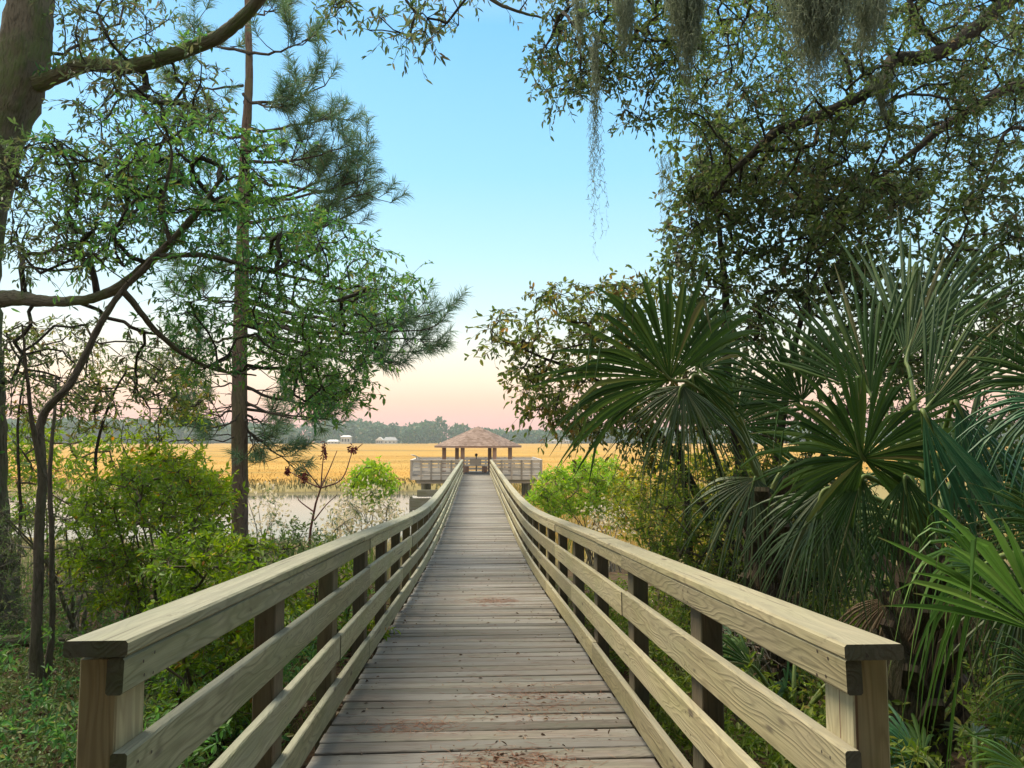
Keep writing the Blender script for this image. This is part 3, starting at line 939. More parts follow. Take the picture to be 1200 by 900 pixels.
# ------------------------------------------------------------------ pine
def pine():
    Yp = 15.0
    base = on_ground(*P(281, 680, Yp)[:2], -.1)
    tp = np.vstack([base, PP([(281, 660, Yp), (281, 560, Yp), (281, 420, Yp), (284, 300, Yp), (287, 180, Yp), (292, 90, Yp), (290, 0, Yp), (291, -90, Yp), (292, -200, Yp)])])
    tpath, trad = smooth_path(tp, [.20, .165, .155, .14, .125, .10, .075, .06, .045, .02])
    root = thing('pine_tree', 'tall straight pine with long tufted needles at the creek edge', 'pine', base)
    Vv, Ff, Gg = tubes([(tpath, trad)], 18)
    put('trunk', Vv, Ff, M['bark_pine'], root, gr=Gg, smooth=True)
    specs = [  # start py on trunk, end (px,py), dY, n side shoots
        (120, 395, 85, .6, 9), (60, 372, 40, -1, 6), (150, 408, 128, 1.2, 9), (110, 352, 120, -1, 6), (190, 410, 170, -.6, 10), (235, 440, 174, .5, 10), (240, 444, 207, .1, 9),
        (205, 438, 212, 1.4, 9), (260, 446, 222, -.5, 9), (170, 372, 196, 1.6, 7), (280, 432, 238, .8, 8), (300, 400, 268, 1.5, 8),
        (330, 470, 380, .6, 7), (350, 518, 364, .1, 11), (362, 508, 386, -.7, 9), (380, 500, 410, .9, 9), (374, 510, 398, .2, 8), (392, 470, 425, -.4, 7), (365, 440, 400, -1.2, 6),
        (452, 400, 470, .5, 6), (468, 372, 490, -.6, 7), (478, 388, 492, .8, 6), (476, 300, 530, -.3, 5), (482, 330, 500, 1, 6), (478, 225, 484, .4, 7), (480, 245, 500, -.8, 6),
        (60, 215, 30, .8, 6), (20, 330, 5, 1, 6), (100, 205, 95, -.8, 6), (-20, 250, -30, .2, 6), (160, 215, 135, 1.3, 7), (230, 200, 205, 1, 7), (300, 190, 300, 1.2, 6),
        (390, 205, 385, .8, 5), (410, 180, 425, 1.4, 5), (430, 330, 420, 1.5, 6), (440, 240, 455, .2, 3), (400, 360, 440, 1.7, 6), (350, 220, 340, -1, 6), (500, 345, 545, .4, 5)]
    bt = []; shoots = []
    for (sy, ex, ey, dY, ns) in specs:
        s = P(285, sy, Yp); e = P(ex, ey, Yp + dY)
        L = np.linalg.norm(e - s)
        mid = (s + e) / 2 + np.array([0, 0, -.13 * L]) + rng.normal(0, .06 * L, 3)
        u = np.linspace(0, 1, 12)[:, None]
        path = (1 - u) ** 2 * s + 2 * u * (1 - u) * mid + u ** 2 * e
        path[1:-1] += rng.normal(0, .02, (10, 3))
        r0 = .018 + .010 * L
        bt.append((path, np.linspace(r0, .007, 12)))
        dirn = unit(path[-1] - path[-3]); shoots.append((path[-2], unit(dirn + [0, 0, .5]), .40))
        for q in range(ns):
            t = rng.uniform(.42, .98); i = int(t * 11)
            p0 = path[i]; d = unit(unit(path[min(i + 1, 11)] - path[i - 1]) * .8 + rng.normal(0, .65, 3) + np.array([0, 0, .35]))
            ln = rng.uniform(.35, .95) * (1.15 - t * .5)
            p1 = p0 + d * ln; p2 = p1 + unit(d + [0, 0, .9]) * .3
            bt.append((np.array([p0, (p0 + p1) / 2 + [0, 0, -.03], p1, p2]), np.array([.011, .009, .007, .005])))
            shoots.append((p1, unit(p2 - p1), .38))
            if rng.random() < .75:
                d2 = unit(d + rng.normal(0, .6, 3)); p3 = (p0 + p1) / 2; p4 = p3 + d2 * .4
                bt.append((np.array([p3, p4]), np.array([.008, .005]))); shoots.append((p3 + d2 * .15, unit(d2 + [0, 0, .4]), .3))
    # bare dead twigs low on the trunk
    for q in range(26):
        sy = rng.uniform(330, 520); s = P(283, sy, Yp); d = unit(np.array([rng.choice([-1, 1]) * rng.uniform(.5, 1), rng.normal(0, .7), rng.uniform(-.25, .3)]))
        ln = rng.uniform(.6, 2.2); pts = [s]
        for w in range(6): pts.append(pts[-1] + unit(d + rng.normal(0, .22, 3)) * ln / 6)
        bt.append((np.array(pts), np.linspace(.016, .004, 7)))
        for w in (2, 3, 4, 5):
            d2 = unit(d + rng.normal(0, .6, 3)); bt.append((np.array([pts[w], pts[w] + d2 * ln * .25]), np.array([.007, .003])))
    Vb, Fb, Gb = tubes(bt, 5)
    put('branches', Vb, Fb, M['bark_dark'], root, gr=Gb, smooth=True)
    S = np.array([s[0] for s in shoots]); D = np.array([s[1] for s in shoots]); Ln = np.array([s[2] for s in shoots])
    k = 90
    s = np.repeat(S, k, 0); d = np.repeat(D, k, 0); ln = np.repeat(Ln, k)
    t = rng.uniform(-.1, 1, len(s)); base = s + d * (t * ln)[:, None]
    rad = unit(np.cross(d, rng.normal(0, 1, d.shape)))
    nd = unit(d * rng.uniform(.35, 1.1, (len(s), 1)) + rad * .75 + np.array([0, 0, -.12]))
    nl = rng.uniform(.18, .31, len(s)); wd = unit(np.cross(nd, rng.normal(0, 1, d.shape))) * .0045
    tip = base + nd * nl[:, None] + np.array([0, 0, -.035])
    mid = base + nd * (nl * .55)[:, None]
    V = np.stack([base - wd, base + wd, mid + wd, tip, mid - wd], 1).reshape(-1, 3)
    o = np.arange(len(s))[:, None] * 5
    put('needles', V, [o + np.array([[0, 1, 2, 4]]), o + np.array([[4, 2, 3]])], M['needle'], root)


pine()

# ------------------------------------------------------------------ shrubs
def shrub(name, label, cat, px, Yb, polys, spec, leaf, bark='bark_thin', group=None, stems=5, n=60, dY=.8, rtip=.003, spread=.35, pyb=None, extra=None):
    """several stems from the ground at pixel column px, depth Yb, reaching clumps in the outlines"""
    bx = float(P(px, 515, Yb)[0]); base = on_ground(bx, Yb, -.03)
    tg = np.concatenate([sample(pl_, int(n_), Yb - dY, Yb + dY) for pl_, n_ in polys])
    gz_ = ground(tg[:, 0], tg[:, 1]); tg[:, 2] = np.maximum(tg[:, 2], gz_ + .08)
    limbs = []
    pick = rng.choice(len(tg), stems, replace=False)
    for q in pick:
        t = tg[q]; b = base + np.array([rng.normal(0, .12), rng.normal(0, .12), 0])
        b[2] = float(ground(b[0], b[1])) - .03
        mid = b + (t - b) * .5 + np.array([(b[0] - t[0]) * .15, 0, .1 * np.linalg.norm(t - b)])
        limbs.append((np.array([b, b + (mid - b) * .5 + rng.normal(0, .03, 3), mid, t]), [.022, .017, .012, .006]))
    r = tree(name, label, cat, limbs, tg, spec, M[bark], M[leaf], group=group, rtip=rtip, rmax=.015, step=.18, loc=base, partname='foliage')
    if extra: extra(r, tg)
    return r


SP = lambda **k: dict(dict(L=(.05, .085), wr=.42, R=.22, twigs=5, leaves=8, droop=.1, up=.3, ldroop=.1), **k)
shrub('shrub', 'bright green leafy shrub mass beside the near end of the greenish railing', 'shrub', 190, 7.0,
      [([(95, 560), (190, 545), (262, 570), (268, 660), (225, 700), (150, 730), (95, 700), (80, 640)], 190)], SP(L=(.035, .065), R=.20, twigs=7), 'bright', stems=7, dY=.9)
shrub('shrub', 'green shrub tucked close against the outside of the greenish railing', 'shrub', 240, 4.9,
      [([(190, 640), (270, 620), (330, 640), (330, 760), (300, 860), (200, 880), (175, 800), (185, 700)], 170)], SP(L=(.035, .06), R=.14, twigs=6), 'bright', stems=7, dY=.5)
shrub('shrub', 'dark red-flecked green shrub between the forked tree and pine', 'shrub', 205, 8.8,
      [([(140, 540), (215, 530), (268, 560), (270, 600), (160, 620)], 60)], SP(L=(.06, .10)), 'bright', stems=5, dY=.8)
shrub('shrub', 'olive shrub low at the foot of the pine trunk', 'shrub', 320, 11.5,
      [([(262, 640), (330, 622), (400, 628), (420, 650), (340, 690), (262, 700)], 80)], SP(L=(.05, .10), R=.28), 'dull', stems=6, dY=1.2)
shrub('shrub', 'green leafy bush showing through the rails of the greenish railing', 'shrub', 380, 7.4,
      [([(300, 680), (380, 660), (440, 660), (430, 760), (320, 800)], 60)], SP(L=(.05, .09)), 'bright', stems=5, dY=.6)
shrub('shrub', 'greyish tangled understory bush at the foot of the massive oak', 'shrub', 90, 7.8,
      [([(0, 590), (150, 600), (170, 700), (120, 760), (0, 760)], 100)], SP(L=(.035, .06), R=.24, wr=.25, twigs=7, leaves=6), 'dull', bark='bark_pale', stems=9, dY=1.0)
shrub('shrub', 'leafy green shrub belt glimpsed between oak trunk and forked tree', 'shrub', 60, 12.5,
      [([(0, 500), (130, 510), (250, 560), (240, 620), (0, 620)], 120)], SP(L=(.07, .11), R=.34), 'bright', stems=8, dY=1.6, rtip=.005)
shrub('shrub', 'upright green myrtle bush above the pale fluffy bushes', 'shrub', 438, 21,
      [([(405, 575), (415, 552), (432, 540), (458, 556), (462, 580), (430, 592)], 46)], SP(L=(.10, .17), R=.3), 'lime', stems=5, dY=.8, rtip=.006)


def fluffy(lab, px, Yb, poly, n, grp):
    def ex(root, tg):
        C = np.repeat(tg, 14, 0) + rng.normal(0, .17, (len(tg) * 14, 3))
        V, q = leafmesh(C, unit(rng.normal(0, 1, C.shape) + [0, 0, .8]), unit(rng.normal(0, 1, C.shape)), rng.uniform(.07, .13, len(C)), rng.uniform(.04, .08, len(C)))
        put('seed_clumps', V, q, M['cream'], root)
    shrub('groundsel_bush', lab, 'bush', px, Yb, [(poly, n)], SP(L=(.05, .09), R=.26, twigs=3, leaves=5), 'dull', bark='bark_pale', group=grp, stems=7, dY=.9, rtip=.005, extra=ex)


fluffy('cream fluffy seeding bush beside the bend of the greenish railing', 425, 18, [(385, 590), (400, 572), (440, 570), (462, 590), (468, 620), (430, 640), (385, 640)], 60, 'cream fluffy bushes on the creek bank')
fluffy('cream fluffy seeding bush just past the pine trunk', 312, 20, [(290, 582), (312, 576), (330, 592), (330, 618), (292, 618)], 16, 'cream fluffy bushes on the creek bank')
fluffy('cream fluffy seeding bush partly behind the pine trunk and shrubs', 235, 19, [(180, 575), (260, 570), (275, 600), (200, 610)], 34, 'cream fluffy bushes on the creek bank')
fluffy('pale fluffy seeding bush low beside the yellowish railing', 715, 19, [(690, 600), (742, 600), (745, 622), (695, 622)], 18, 'cream fluffy bushes on the creek bank')

# sumac stalk with dark red seed heads
def stalk(lab, pts_main, arms, Yb, heads):
    b = on_ground(*P(pts_main[0][0], pts_main[0][1], Yb)[:2], -.05)
    main = np.vstack([b, PP([(x, y_, Yb) for x, y_ in pts_main])])
    root = thing('sumac_stalk', lab, 'sumac', b)
    ps = [(main, np.linspace(.032, .013, len(main)))]
    for a in arms:
        p, r = smooth_path(PP([(x, y_, Yb + dy) for x, y_, dy in a]), np.linspace(.013, .006, len(a)), 4); ps.append((p, r))
    V, q, G = tubes(ps, 6); put('stem', V, q, M['twig_red'], root, gr=G, smooth=True)
    Cs = []
    for (x, y_, w, h) in heads:
        c = P(x, y_, Yb)
        for _ in range(60): Cs.append(c + np.array([rng.normal(0, w), rng.normal(0, w), rng.normal(0, h)]))
    Cs = np.array(Cs)
    V, q = leafmesh(Cs, unit(rng.normal(0, 1, Cs.shape) + [0, 0, -.4]), unit(rng.normal(0, 1, Cs.shape)), rng.uniform(.04, .08, len(Cs)), rng.uniform(.02, .035, len(Cs)))
    m_ = leaf_mat('dark_red_seed', [(0, (.10, .012, .012)), (1, (.26, .04, .025))], transl=.1)
    put('seed_clumps', V, q, m_, root)


stalk('bare sumac stalk with dark red seed heads between pine and fluffy bush', [(361, 660), (364, 620), (370, 590), (376, 572)],
      [[(376, 572, 0), (378, 545, 0), (380, 530, 0)], [(376, 572, 0), (386, 550, .2), (395, 528, .3)], [(376, 572, 0), (400, 562, .1), (411, 535, .2), (414, 522, .2)],
       [(376, 572, 0), (366, 560, -.1), (355, 545, -.2)], [(376, 572, 0), (360, 565, .1), (345, 556, .2), (338, 552, .3)], [(413, 530, .2), (425, 520, .3)],
       [(368, 600, 0), (352, 588, .1), (348, 582, .2)], [(368, 610, 0), (382, 592, .1), (395, 580, .2)]], 13.0,
      [(380, 528, .018, .08), (413, 527, .035, .03), (356, 560, .02, .045), (337, 552, .015, .04)])

# ------------------------------------------------------------------ grasses
def blades(name, XY, h, w, cols, mat, lean=.25, parent=None, zoff=0):
    n = len(XY)
    z = ground(XY[:, 0], XY[:, 1]) + zoff
    b = np.stack([XY[:, 0], XY[:, 1], z - .02], 1)
    ang = rng.uniform(0, np.pi, n); s = np.stack([np.cos(ang), np.sin(ang), np.zeros(n)], 1) * (w / 2)[:, None]
    ln = rng.normal(0, lean, (n, 2)) * h[:, None]
    mid = b + np.stack([ln[:, 0] * .35, ln[:, 1] * .35, h * .55], 1)
    tip = b + np.stack([ln[:, 0], ln[:, 1], h * rng.uniform(.85, 1, n)], 1)
    V = np.stack([b - s, b + s, mid + s * .8, tip, mid - s * .8], 1).reshape(-1, 3)
    o = np.arange(n)[:, None] * 5
    return put(name, V, [o + np.array([[0, 1, 2, 4]]), o + np.array([[4, 2, 3]])], mat, parent, col=np.repeat(cols, 5, 0))


M['blade'] = tint_mat('grass_blades')
M['marshblade'] = tint_mat('cordgrass_blades', .9, .15, True)
# marsh: golden cordgrass beyond and beside the creek
n = 150000
py = 515 + 3.9 * F / np.exp(rng.uniform(np.log(58), np.log(620), n * 2))
Yd = 3.9 * F / (py - 515)
pxs = rng.uniform(-150, 1350, n * 2)
Xd = (pxs - 558) / F * Yd
ok = creek(Xd, Yd) < -.1
ok &= ~((abs(Xd) < 4.4) & (Yd < 54.5))
Xd, Yd = Xd[ok][:n], Yd[ok][:n]
cr = -creek(Xd, Yd)
ok = (cr < 9) | (rng.random(len(cr)) < .38)
Xd, Yd, cr = Xd[ok], Yd[ok], cr[ok]
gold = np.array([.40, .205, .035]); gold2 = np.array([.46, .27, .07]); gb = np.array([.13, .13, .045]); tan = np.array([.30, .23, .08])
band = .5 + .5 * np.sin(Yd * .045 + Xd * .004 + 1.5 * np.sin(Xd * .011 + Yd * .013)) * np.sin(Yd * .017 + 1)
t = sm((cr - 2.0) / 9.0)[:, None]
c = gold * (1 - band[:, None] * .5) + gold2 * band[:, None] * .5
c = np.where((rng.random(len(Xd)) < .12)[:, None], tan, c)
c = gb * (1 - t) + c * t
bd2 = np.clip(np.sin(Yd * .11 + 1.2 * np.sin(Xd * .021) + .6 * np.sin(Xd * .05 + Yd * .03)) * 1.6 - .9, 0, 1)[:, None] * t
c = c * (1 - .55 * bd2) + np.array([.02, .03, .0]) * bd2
c *= rng.uniform(.90, 1.06, (len(c), 1))
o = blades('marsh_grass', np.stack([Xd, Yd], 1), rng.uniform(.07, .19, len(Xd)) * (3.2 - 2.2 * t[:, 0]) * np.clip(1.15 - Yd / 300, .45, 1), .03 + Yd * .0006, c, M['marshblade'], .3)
tag(o, 'golden cordgrass marsh spreading beyond the creek to the far woods', 'marsh grass', kind='stuff')
# brown marsh edge right of the platform and the near banks
n = 16000
Xd = rng.uniform(1.3, 22, n); Yd = rng.uniform(24, 60, n)
ok = (creek(Xd, Yd) < -.1) & ~((abs(Xd) < 4.4) & (Yd > 46.5) & (Yd < 54.5))
Xd, Yd = Xd[ok], Yd[ok]
tt = rng.random((len(Xd), 1))
c = np.array([.34, .22, .07]) * (1 - tt) + np.array([.62, .42, .12]) * tt
c = np.where(rng.random((len(Xd), 1)) < .25, np.array([.16, .20, .05]), c)
o = blades('bank_grass', np.stack([Xd, Yd], 1), rng.uniform(.4, .9, len(Xd)), rng.uniform(.03, .07, len(Xd)), c, M['blade'], .25)
tag(o, 'brown and gold bank grass behind the lime green shrub', 'grass', kind='stuff')
n = 22000
Xd = rng.uniform(-22, -1.3, n); Yd = rng.uniform(13, 29.5, n)
ok = (creek(Xd, Yd) < -.2) & (rng.random(n) < sm((Yd - 12) / 8)); Xd, Yd = Xd[ok], Yd[ok]
tt = rng.random((len(Xd), 1))
c = np.array([.30, .26, .13]) * (1 - tt) + np.array([.52, .44, .27]) * tt
c = np.where(rng.random((len(Xd), 1)) < np.clip(1.1 - Yd / 22, .1, .8)[:, None], np.array([.16, .24, .05]), c)
o = blades('shore_grass', np.stack([Xd, Yd], 1), rng.uniform(.4, 1.1, len(Xd)) * np.clip(1.6 - Yd / 25, .45, 1), rng.uniform(.015, .035, len(Xd)), c, M['blade'], .16)
tag(o, 'pale dry reeds and green grass on the near creek bank', 'grass', kind='stuff')

# ------------------------------------------------------------------ litter and ground plants
n = 26000
Yd = 1.2 + rng.random(n) ** 1.5 * 14; side = rng.choice([-1, 1], n)
Xd = side * (.2 + rng.random(n) * (1.5 + Yd * .75))
z = ground(Xd, Yd) + rng.uniform(.002, .03, n)
C = np.stack([Xd, Yd, z], 1)
L = rng.uniform(.03, .085, n)
V, q = leafmesh(C, unit(rng.normal(0, 1, (n, 3)) * [1, 1, .25]), unit(rng.normal(0, .45, (n, 3)) + [0, 0, 1]), L, L * rng.uniform(.3, .6, n), .3)
o = put('leaf_litter', V, q, M['drybrown']); tag(o, 'brown fallen leaves carpeting the forest floor beside the boardwalk', 'leaf litter', kind='stuff')

n = 2600
Yd = 3 + rng.random(n) * 5; Xd = -(1.5 + rng.random(n) * (Yd * .8 - .9))
keep = np.sin(Xd * 2.1 + 1) + np.sin(Yd * 1.9 + Xd) + rng.normal(0, .5, n) > -.3
Xd, Yd = Xd[keep], Yd[keep]
C = np.stack([Xd, Yd, ground(Xd, Yd) + .04 + rng.random(len(Xd)) * .12], 1)
V, q, TV, TF = sprays(C, dict(L=(.02, .045), wr=.45, R=.07, twigs=3, leaves=5, droop=0, up=.9, rt=.0012))
o = put('ground_cover', V, q, M['dull']); tag(o, 'low leafy ground plants among the litter under the forked tree', 'ground cover', kind='stuff')

for (nm, sgn, n, leafm, lab) in (('low_plants', -1, 900, 'midgreen', 'low green seedlings crowding the outside of the greenish railing'),
                                 ('low_plants', 1, 1700, 'yellowgreen', 'low olive seedlings filling the ground under the palms')):
    Yd = 1.9 + rng.random(n) * 7.5; Xd = sgn * (1.15 + rng.random(n) ** 1.2 * (1.0 + Yd * .45))
    C = np.stack([Xd, Yd, ground(Xd, Yd) + .05 + rng.random(n) ** 2 * .42], 1)
    V, q, TV, TF = sprays(C, dict(L=(.03, .065), wr=.38, R=.13, twigs=4, leaves=6, droop=.1, up=.7, rt=.0014))
    V2 = np.concatenate([V, TV])
    o = put(nm, V2, np.concatenate([q, TF + len(V)]), M[leafm]); tag(o, lab, 'ground plants', kind='stuff')
n = 9000
Yd = 1.9 + rng.random(n) * 11; Xd = rng.choice([-1, 1], n) * (1.05 + rng.random(n) ** 1.5 * (1.2 + Yd * .4))
pk = np.sin(Xd * 3.1 + 2) * np.sin(Yd * 2.3 + Xd) + rng.normal(0, .4, n) > .1
Xd, Yd = Xd[pk], Yd[pk]
tt = rng.random((len(Xd), 1)); c = np.array([.09, .15, .03]) * (1 - tt) + np.array([.26, .27, .09]) * tt
o = blades('forest_grass', np.stack([Xd, Yd], 1), rng.uniform(.10, .42, len(Xd)), rng.uniform(.004, .009, len(Xd)), c, M['blade'], .45)
tag(o, 'thin grass tufts on the forest floor beside the boardwalk', 'grass', kind='stuff')

# debris on the deck
def scatter_deck(n, fx, fy):
    x = fx(n); y_ = fy(n)
    ok = (abs(x) < .80); x, y_ = x[ok], y_[ok]
    return np.stack([x, y_, np.array([deckz(v) for v in y_]) + .004 + rng.random(len(x)) * .006], 1)


C = np.concatenate([scatter_deck(480, lambda n: rng.uniform(-.8, .8, n), lambda n: 1.9 + rng.random(n) ** 1.5 * 16),
                    scatter_deck(150, lambda n: rng.normal(.15, .14, n), lambda n: rng.normal(3.75, .16, n)),
                    scatter_deck(110, lambda n: rng.normal(.35, .20, n), lambda n: rng.normal(4.7, .35, n)),
                    scatter_deck(150, lambda n: rng.choice([-1, 1], n) * rng.uniform(.70, .80, n), lambda n: rng.uniform(1.9, 14, n))])
L = rng.uniform(.012, .04, len(C))
V, q = leafmesh(C, unit(rng.normal(0, 1, C.shape) * [1, 1, .12]), unit(rng.normal(0, .4, C.shape) + [0, 0, 1]), L, L * rng.uniform(.25, .6, len(C)), .25)
o = put('deck_leaves', V, q, M['drybrown']); tag(o, 'small dead leaves scattered over the grey deck planks', 'leaves', kind='stuff')
# pine straw: thin needles
C = np.concatenate([scatter_deck(520, lambda n: rng.normal(.13, .20, n), lambda n: rng.normal(3.72, .13, n)),
                    scatter_deck(650, lambda n: rng.normal(.17, .17, n), lambda n: rng.normal(8.9, .18, n)),
                    scatter_deck(500, lambda n: rng.normal(.38, .22, n), lambda n: rng.normal(4.75, .25, n)),
                    scatter_deck(300, lambda n: rng.normal(.0, .3, n), lambda n: rng.uniform(2, 16, n)),
                    scatter_deck(260, lambda n: rng.normal(-.35, .16, n), lambda n: rng.normal(4.3, .08, n))])
d = unit(rng.normal(0, 1, C.shape) * [1.5, 1, .05]); L = rng.uniform(.03, .11, len(C))
V, q = leafmesh(C, d, np.tile([0, 0, 1.0], (len(C), 1)), L, np.full(len(C), .0028), .02)
o = put('pine_straw', V, q, M['straw']); tag(o, 'reddish fallen pine needles in patches on the deck planks', 'pine straw', kind='stuff')

# ------------------------------------------------------------------ far woods and houses
hp = np.array([(0, 492), (230, 494), (330, 497), (400, 491), (430, 492), (455, 497), (475, 500), (490, 496), (510, 494), (530, 494), (545, 500), (600, 505), (650, 505), (760, 503), (1200, 498)], float)
Cc = []; Rr = []
for k in range(420):
    px = rng.uniform(-120, 1320); Yt = rng.choice([660, 700, 745]) + rng.uniform(-12, 12)
    top = np.interp(px, hp[:, 0], hp[:, 1]) + rng.normal(0, 1.0)
    H = (519.2 - top) / F * 700 * rng.uniform(.82, 1.02)
    x = (px - 558) / F * Yt
    rx = rng.uniform(6.5, 11)
    m_ = 300
    th = rng.uniform(0, 2 * np.pi, m_); ph = np.arccos(rng.uniform(-1, 1, m_)); rr = rng.uniform(.8, 1.05, m_)
    hz = H * .52
    Cc.append(np.stack([x + rx * rr * np.sin(ph) * np.cos(th), Yt + rx * rr * np.sin(ph) * np.sin(th), H * .50 + .4 + hz * rr * np.cos(ph)], 1))
    Rr.append(np.full(m_, 2.6))
C = np.concatenate(Cc); L = np.concatenate(Rr) * rng.uniform(.7, 1.4, len(C))
V, q = leafmesh(C, unit(rng.normal(0, 1, C.shape)), unit(rng.normal(0, 1, C.shape)), L, L * .9, .2)
mfar = leaf_mat('far_wood', [(0, (.025, .075, .045)), (.5, (.045, .12, .06)), (.85, (.08, .15, .065)), (1, (.20, .18, .09))], (.08, .145, .06), .5, scale=.05, transl=.2)
o = put('far_woods', V, q, mfar); tag(o, 'hazy green woodland along the far side of the marsh', 'woods', kind='stuff')

M['hwall'] = flat_mat('pale_house_wall', (.40, .40, .37), .8, (.32, .32, .30), .3)
M['hroof'] = flat_mat('grey_house_roof', (.30, .30, .30), .8, (.22, .22, .22), .3)
M['hroofw'] = flat_mat('white_house_roof', (.62, .62, .60), .6, (.5, .5, .5), .3)
M['glass'] = flat_mat('dark_window', (.03, .035, .04), .15)


def house(px, Yh, w, dep, h, rh, lab, roof, z0=.3, ridge_x=True):
    x = (px - 558) / F * Yh
    root = thing('house', lab, 'house', (x, Yh, z0), 'houses among the far trees')
    mb = MB(); mb.add([(x - w / 2, Yh, z0), (x + w / 2, Yh, z0), (x + w / 2, Yh + dep, z0), (x - w / 2, Yh + dep, z0),
                       (x - w / 2, Yh, z0 + h), (x + w / 2, Yh, z0 + h), (x + w / 2, Yh + dep, z0 + h), (x - w / 2, Yh + dep, z0 + h)],
                      [[0, 1, 5, 4], [1, 2, 6, 5], [2, 3, 7, 6], [3, 0, 4, 7], [4, 5, 6, 7]])
    mb.build('wall', [M['hwall']], root)
    mb = MB(); e = .6
    if ridge_x:
        v = [(x - w / 2 - e, Yh - e, z0 + h + .02), (x + w / 2 + e, Yh - e, z0 + h + .02), (x + w / 2 + e, Yh + dep + e, z0 + h + .02), (x - w / 2 - e, Yh + dep + e, z0 + h + .02),
             (x - w / 2 + w * .15, Yh + dep / 2, z0 + h + rh), (x + w / 2 - w * .15, Yh + dep / 2, z0 + h + rh)]
        mb.add(v, [[0, 1, 5, 4], [1, 2, 5], [2, 3, 4, 5], [3, 0, 4], [3, 2, 1, 0]])
    else:
        v = [(x - w / 2 - e, Yh - e, z0 + h + .02), (x + w / 2 + e, Yh - e, z0 + h + .02), (x + w / 2 + e, Yh + dep + e, z0 + h + .02), (x - w / 2 - e, Yh + dep + e, z0 + h + .02),
             (x, Yh - e, z0 + h + rh), (x, Yh + dep + e, z0 + h + rh)]
        mb.add(v, [[0, 1, 4], [1, 2, 5, 4], [2, 3, 5], [3, 0, 4, 5], [3, 2, 1, 0]])
    mb.build('roof', [roof], root)
    for k in range(3):
        wx = x + (k - 1) * w * .3
        mb = MB(); mb.add([(wx - .7, Yh - .05, z0 + h * .35), (wx + .7, Yh - .05, z0 + h * .35), (wx + .7, Yh - .05, z0 + h * .75), (wx - .7, Yh - .05, z0 + h * .75),
                           (wx - .7, Yh + .05, z0 + h * .35), (wx + .7, Yh + .05, z0 + h * .35), (wx + .7, Yh + .05, z0 + h * .75), (wx - .7, Yh + .05, z0 + h * .75)],
                          [[0, 1, 2, 3], [0, 4, 5, 1], [1, 5, 6, 2], [2, 6, 7, 3], [3, 7, 4, 0]])
        mb.build('window', [M['glass']], root)


house(407, 630, 8, 8, 6.0, 1.4, 'tall pale house with flat white roof among the far trees', M['hroofw'])
house(392, 628, 9, 8, 2.2, 1.6, 'low white cottage beside the tall pale far house', M['hroofw'])
house(446, 630, 6, 10, 3.2, 2.8, 'narrow far house with steep pale gable', M['hroofw'], ridge_x=False)
house(458, 628, 11, 8, 3.0, 3.0, 'wide grey roofed far house beside the steep gable', M['hroof'])
house(655, 632, 18, 8, 2.6, 1.8, 'long low pale far building beyond the gazebo eave', M['hroof'])

SKY_S = .05
GRAD_S = 1.0
HAZE = 0.0004
# ------------------------------------------------------------------ palms
def palm_mat(name, stops, tint2, rough=.42, transl=.22):
    m, nt, out = newmat(name)
    rnd = nt.nodes.new('ShaderNodeNewGeometry').outputs['Random Per Island']
    col = ramp(nt, rnd, stops)
    g = attr(nt, 'gr').outputs['Vector']
    f = noise(nt, mapping(nt, g, (1, 260, 40)), 1.0, 2, .5)
    col = mixc(nt, mth(nt, 'MULTIPLY', sstep(nt, f, .45, .65), .35), col, tint2)
    sx = nt.nodes.new('ShaderNodeSeparateXYZ'); nt.links.new(g, sx.inputs[0])
    dry = mth(nt, 'MULTIPLY', sstep(nt, sx.outputs[0], .90, 1.0), .8)
    col = mixc(nt, dry, col, (.26, .19, .09))
    b = principled(nt, out, col, rough, .3)
    tr = nt.nodes.new('ShaderNodeBsdfTranslucent'); nt.links.new(col, tr.inputs['Color'])
    mx = nt.nodes.new('ShaderNodeMixShader'); mx.inputs[0].default_value = transl
    nt.links.new(b.outputs[0], mx.inputs[1]); nt.links.new(tr.outputs[0], mx.inputs[2])
    nt.links.new(mx.outputs[0], out.inputs['Surface'])
    return m


M['palm'] = palm_mat('palm_frond', [(0, (.028, .075, .015)), (.6, (.05, .115, .02)), (.93, (.10, .17, .03)), (1, (.24, .20, .08))], (.09, .16, .03), rough=.58)
M['palmdead'] = palm_mat('dead_brown_frond', [(0, (.14, .09, .05)), (.6, (.24, .16, .09)), (1, (.34, .25, .15))], (.18, .12, .07), rough=.8)
M['palmteal'] = palm_mat('blue_green_frond', [(0, (.03, .11, .05)), (.6, (.05, .155, .065)), (1, (.10, .21, .09))], (.12, .24, .11))
M['palmlight'] = palm_mat('young_green_frond', [(0, (.07, .17, .03)), (.6, (.12, .26, .04)), (1, (.20, .34, .07))], (.22, .36, .10), transl=.35)
M['palmdull'] = palm_mat('dull_drooping_frond', [(0, (.05, .085, .03)), (.6, (.08, .13, .045)), (1, (.22, .24, .11))], (.13, .17, .07))
M['boots'] = bark_mat('palm_boots', (.17, .125, .085), (.05, .036, .026), (.09, .11, .045), .35, 8)
M['petiole'] = flat_mat('frond_stalk', (.12, .19, .045), .45, (.20, .24, .07), 6)


